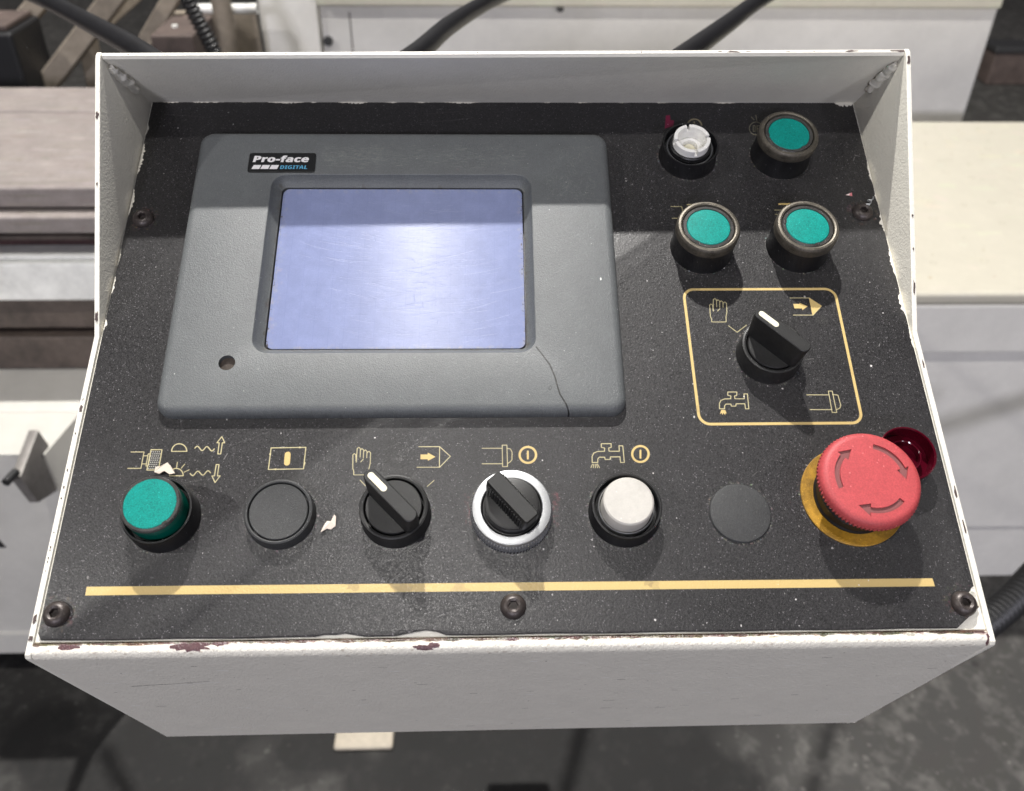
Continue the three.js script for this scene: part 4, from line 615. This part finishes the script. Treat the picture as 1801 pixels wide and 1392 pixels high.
{ const g = root('steel_pipe', 'pale upright pipe joined to a horizontal pipe behind the console', 'pipe'), z = -1.74; tube('upright', [onZ(384, -20, z), onZ(398, 60, z), onZ(404, 120, z), new THREE.Vector3(onZ(404, 120, z).x, 0, z)], 0.020, BG.beam, g); tube('cross_pipe', [onZ(330, 16, z - 0.03), onZ(452, 15, z - 0.03)], 0.010, BG.pale, g, 8); }
{ const g = root('back_plate', 'grimy brown steel plate between the pipe and the white cabinet', 'plate'), z = -1.86; boxM('plate', onZ(300, 60, z).x, onZ(453, 60, z).x, 0, yAt(420, 22, z), z - 0.02, z, BG.beam, g, 0.003); }
const ribbed = (pts, r, pitch) => { const cv = new THREE.CatmullRomCurve3(pts.map((p) => p.clone().multiplyScalar(1000))), len = cv.getLength(), n = Math.round(len / pitch) * 8, fr = cv.computeFrenetFrames(n), L = []; for (let i = 0; i <= n; i++) { const c = cv.getPointAt(i / n), q = r * 1000 * (1 + 0.15 * Math.cos(i / 8 * 2 * Math.PI)); L.push(Array.from({ length: 20 }, (_, k) => { const a = k / 20 * 2 * Math.PI; return c.clone().addScaledVector(fr.normals[i], Math.cos(a) * q).addScaledVector(fr.binormals[i], Math.sin(a) * q).toArray(); })); } return crease(loft(L, true, true), 0.9); };
{ const g = root('ribbed_hose', 'thin dark ribbed hose hanging beside the pale pipe', 'hose'), z = -1.45; part('hose', ribbed([onZ(318, -30, z), onZ(335, 10, z), onZ(358, 55, z), onZ(378, 95, z), onZ(400, 160, z)], 0.013, 9), BG.cable, g); }
{ const g = root('ribbed_hose', 'thick black corrugated hose coming from under the console beside the cream housing', 'hose'); part('hose', ribbed([onZ(1480, 1150, -0.34), onZ(1620, 1135, -0.37), onZ(1710, 1108, -0.40), onZ(1775, 1062, -0.44), onZ(1850, 985, -0.50), onZ(1990, 860, -0.60)], 0.0165, 9), BG.hose, g); }
const cableThing = (label, pts, r) => { const g = root('black_cable', label, 'cable'); tube('sheath', pts, r, BG.cable, g); };
cableThing('thick black cable crossing in front of the pale steel rack', [onZ(330, 150, -0.34), onZ(245, 90, -0.42), onZ(160, 42, -0.55), onZ(75, -2, -0.7), onZ(-20, -40, -0.85)], 0.0078);
cableThing('black cable rising before the cabinet, beside the seam and bolts', [onZ(640, 160, -0.34), onZ(738, 90, -0.46), onZ(790, 45, -0.58), onZ(868, -2, -0.76), onZ(960, -40, -0.95)], 0.0078);
cableThing('black cable rising before the plain end of the cabinet', [onZ(1130, 150, -0.34), onZ(1222, 84, -0.46), onZ(1280, 42, -0.58), onZ(1340, -2, -0.74), onZ(1420, -45, -0.9)], 0.0078);
{ const g = root('timber_block', 'small pale timber block on the floor under the console', 'block'), p = onY(638, 1316, 0.010); boxM('block', p.x - 0.048, p.x + 0.048, 0, 0.010, p.z - 0.16, p.z, BG.timber, g, 0.006); }
{ const g = root('floor_box', 'small dark box with grey lid on the floor behind the cream housing', 'box'), p = onY(1770, 150, 0.0); boxM('body', p.x - 0.10, p.x + 0.14, 0, 0.15, p.z - 0.12, p.z, BG.brown, g, 0.008); boxM('lid', p.x - 0.11, p.x + 0.15, 0.151, 0.18, p.z - 0.13, p.z + 0.01, BG.steel, g, 0.006); }

scene.traverse((o) => { if (o.isMesh) o.castShadow = o.receiveShadow = true; });
renderer.render(scene, camera);
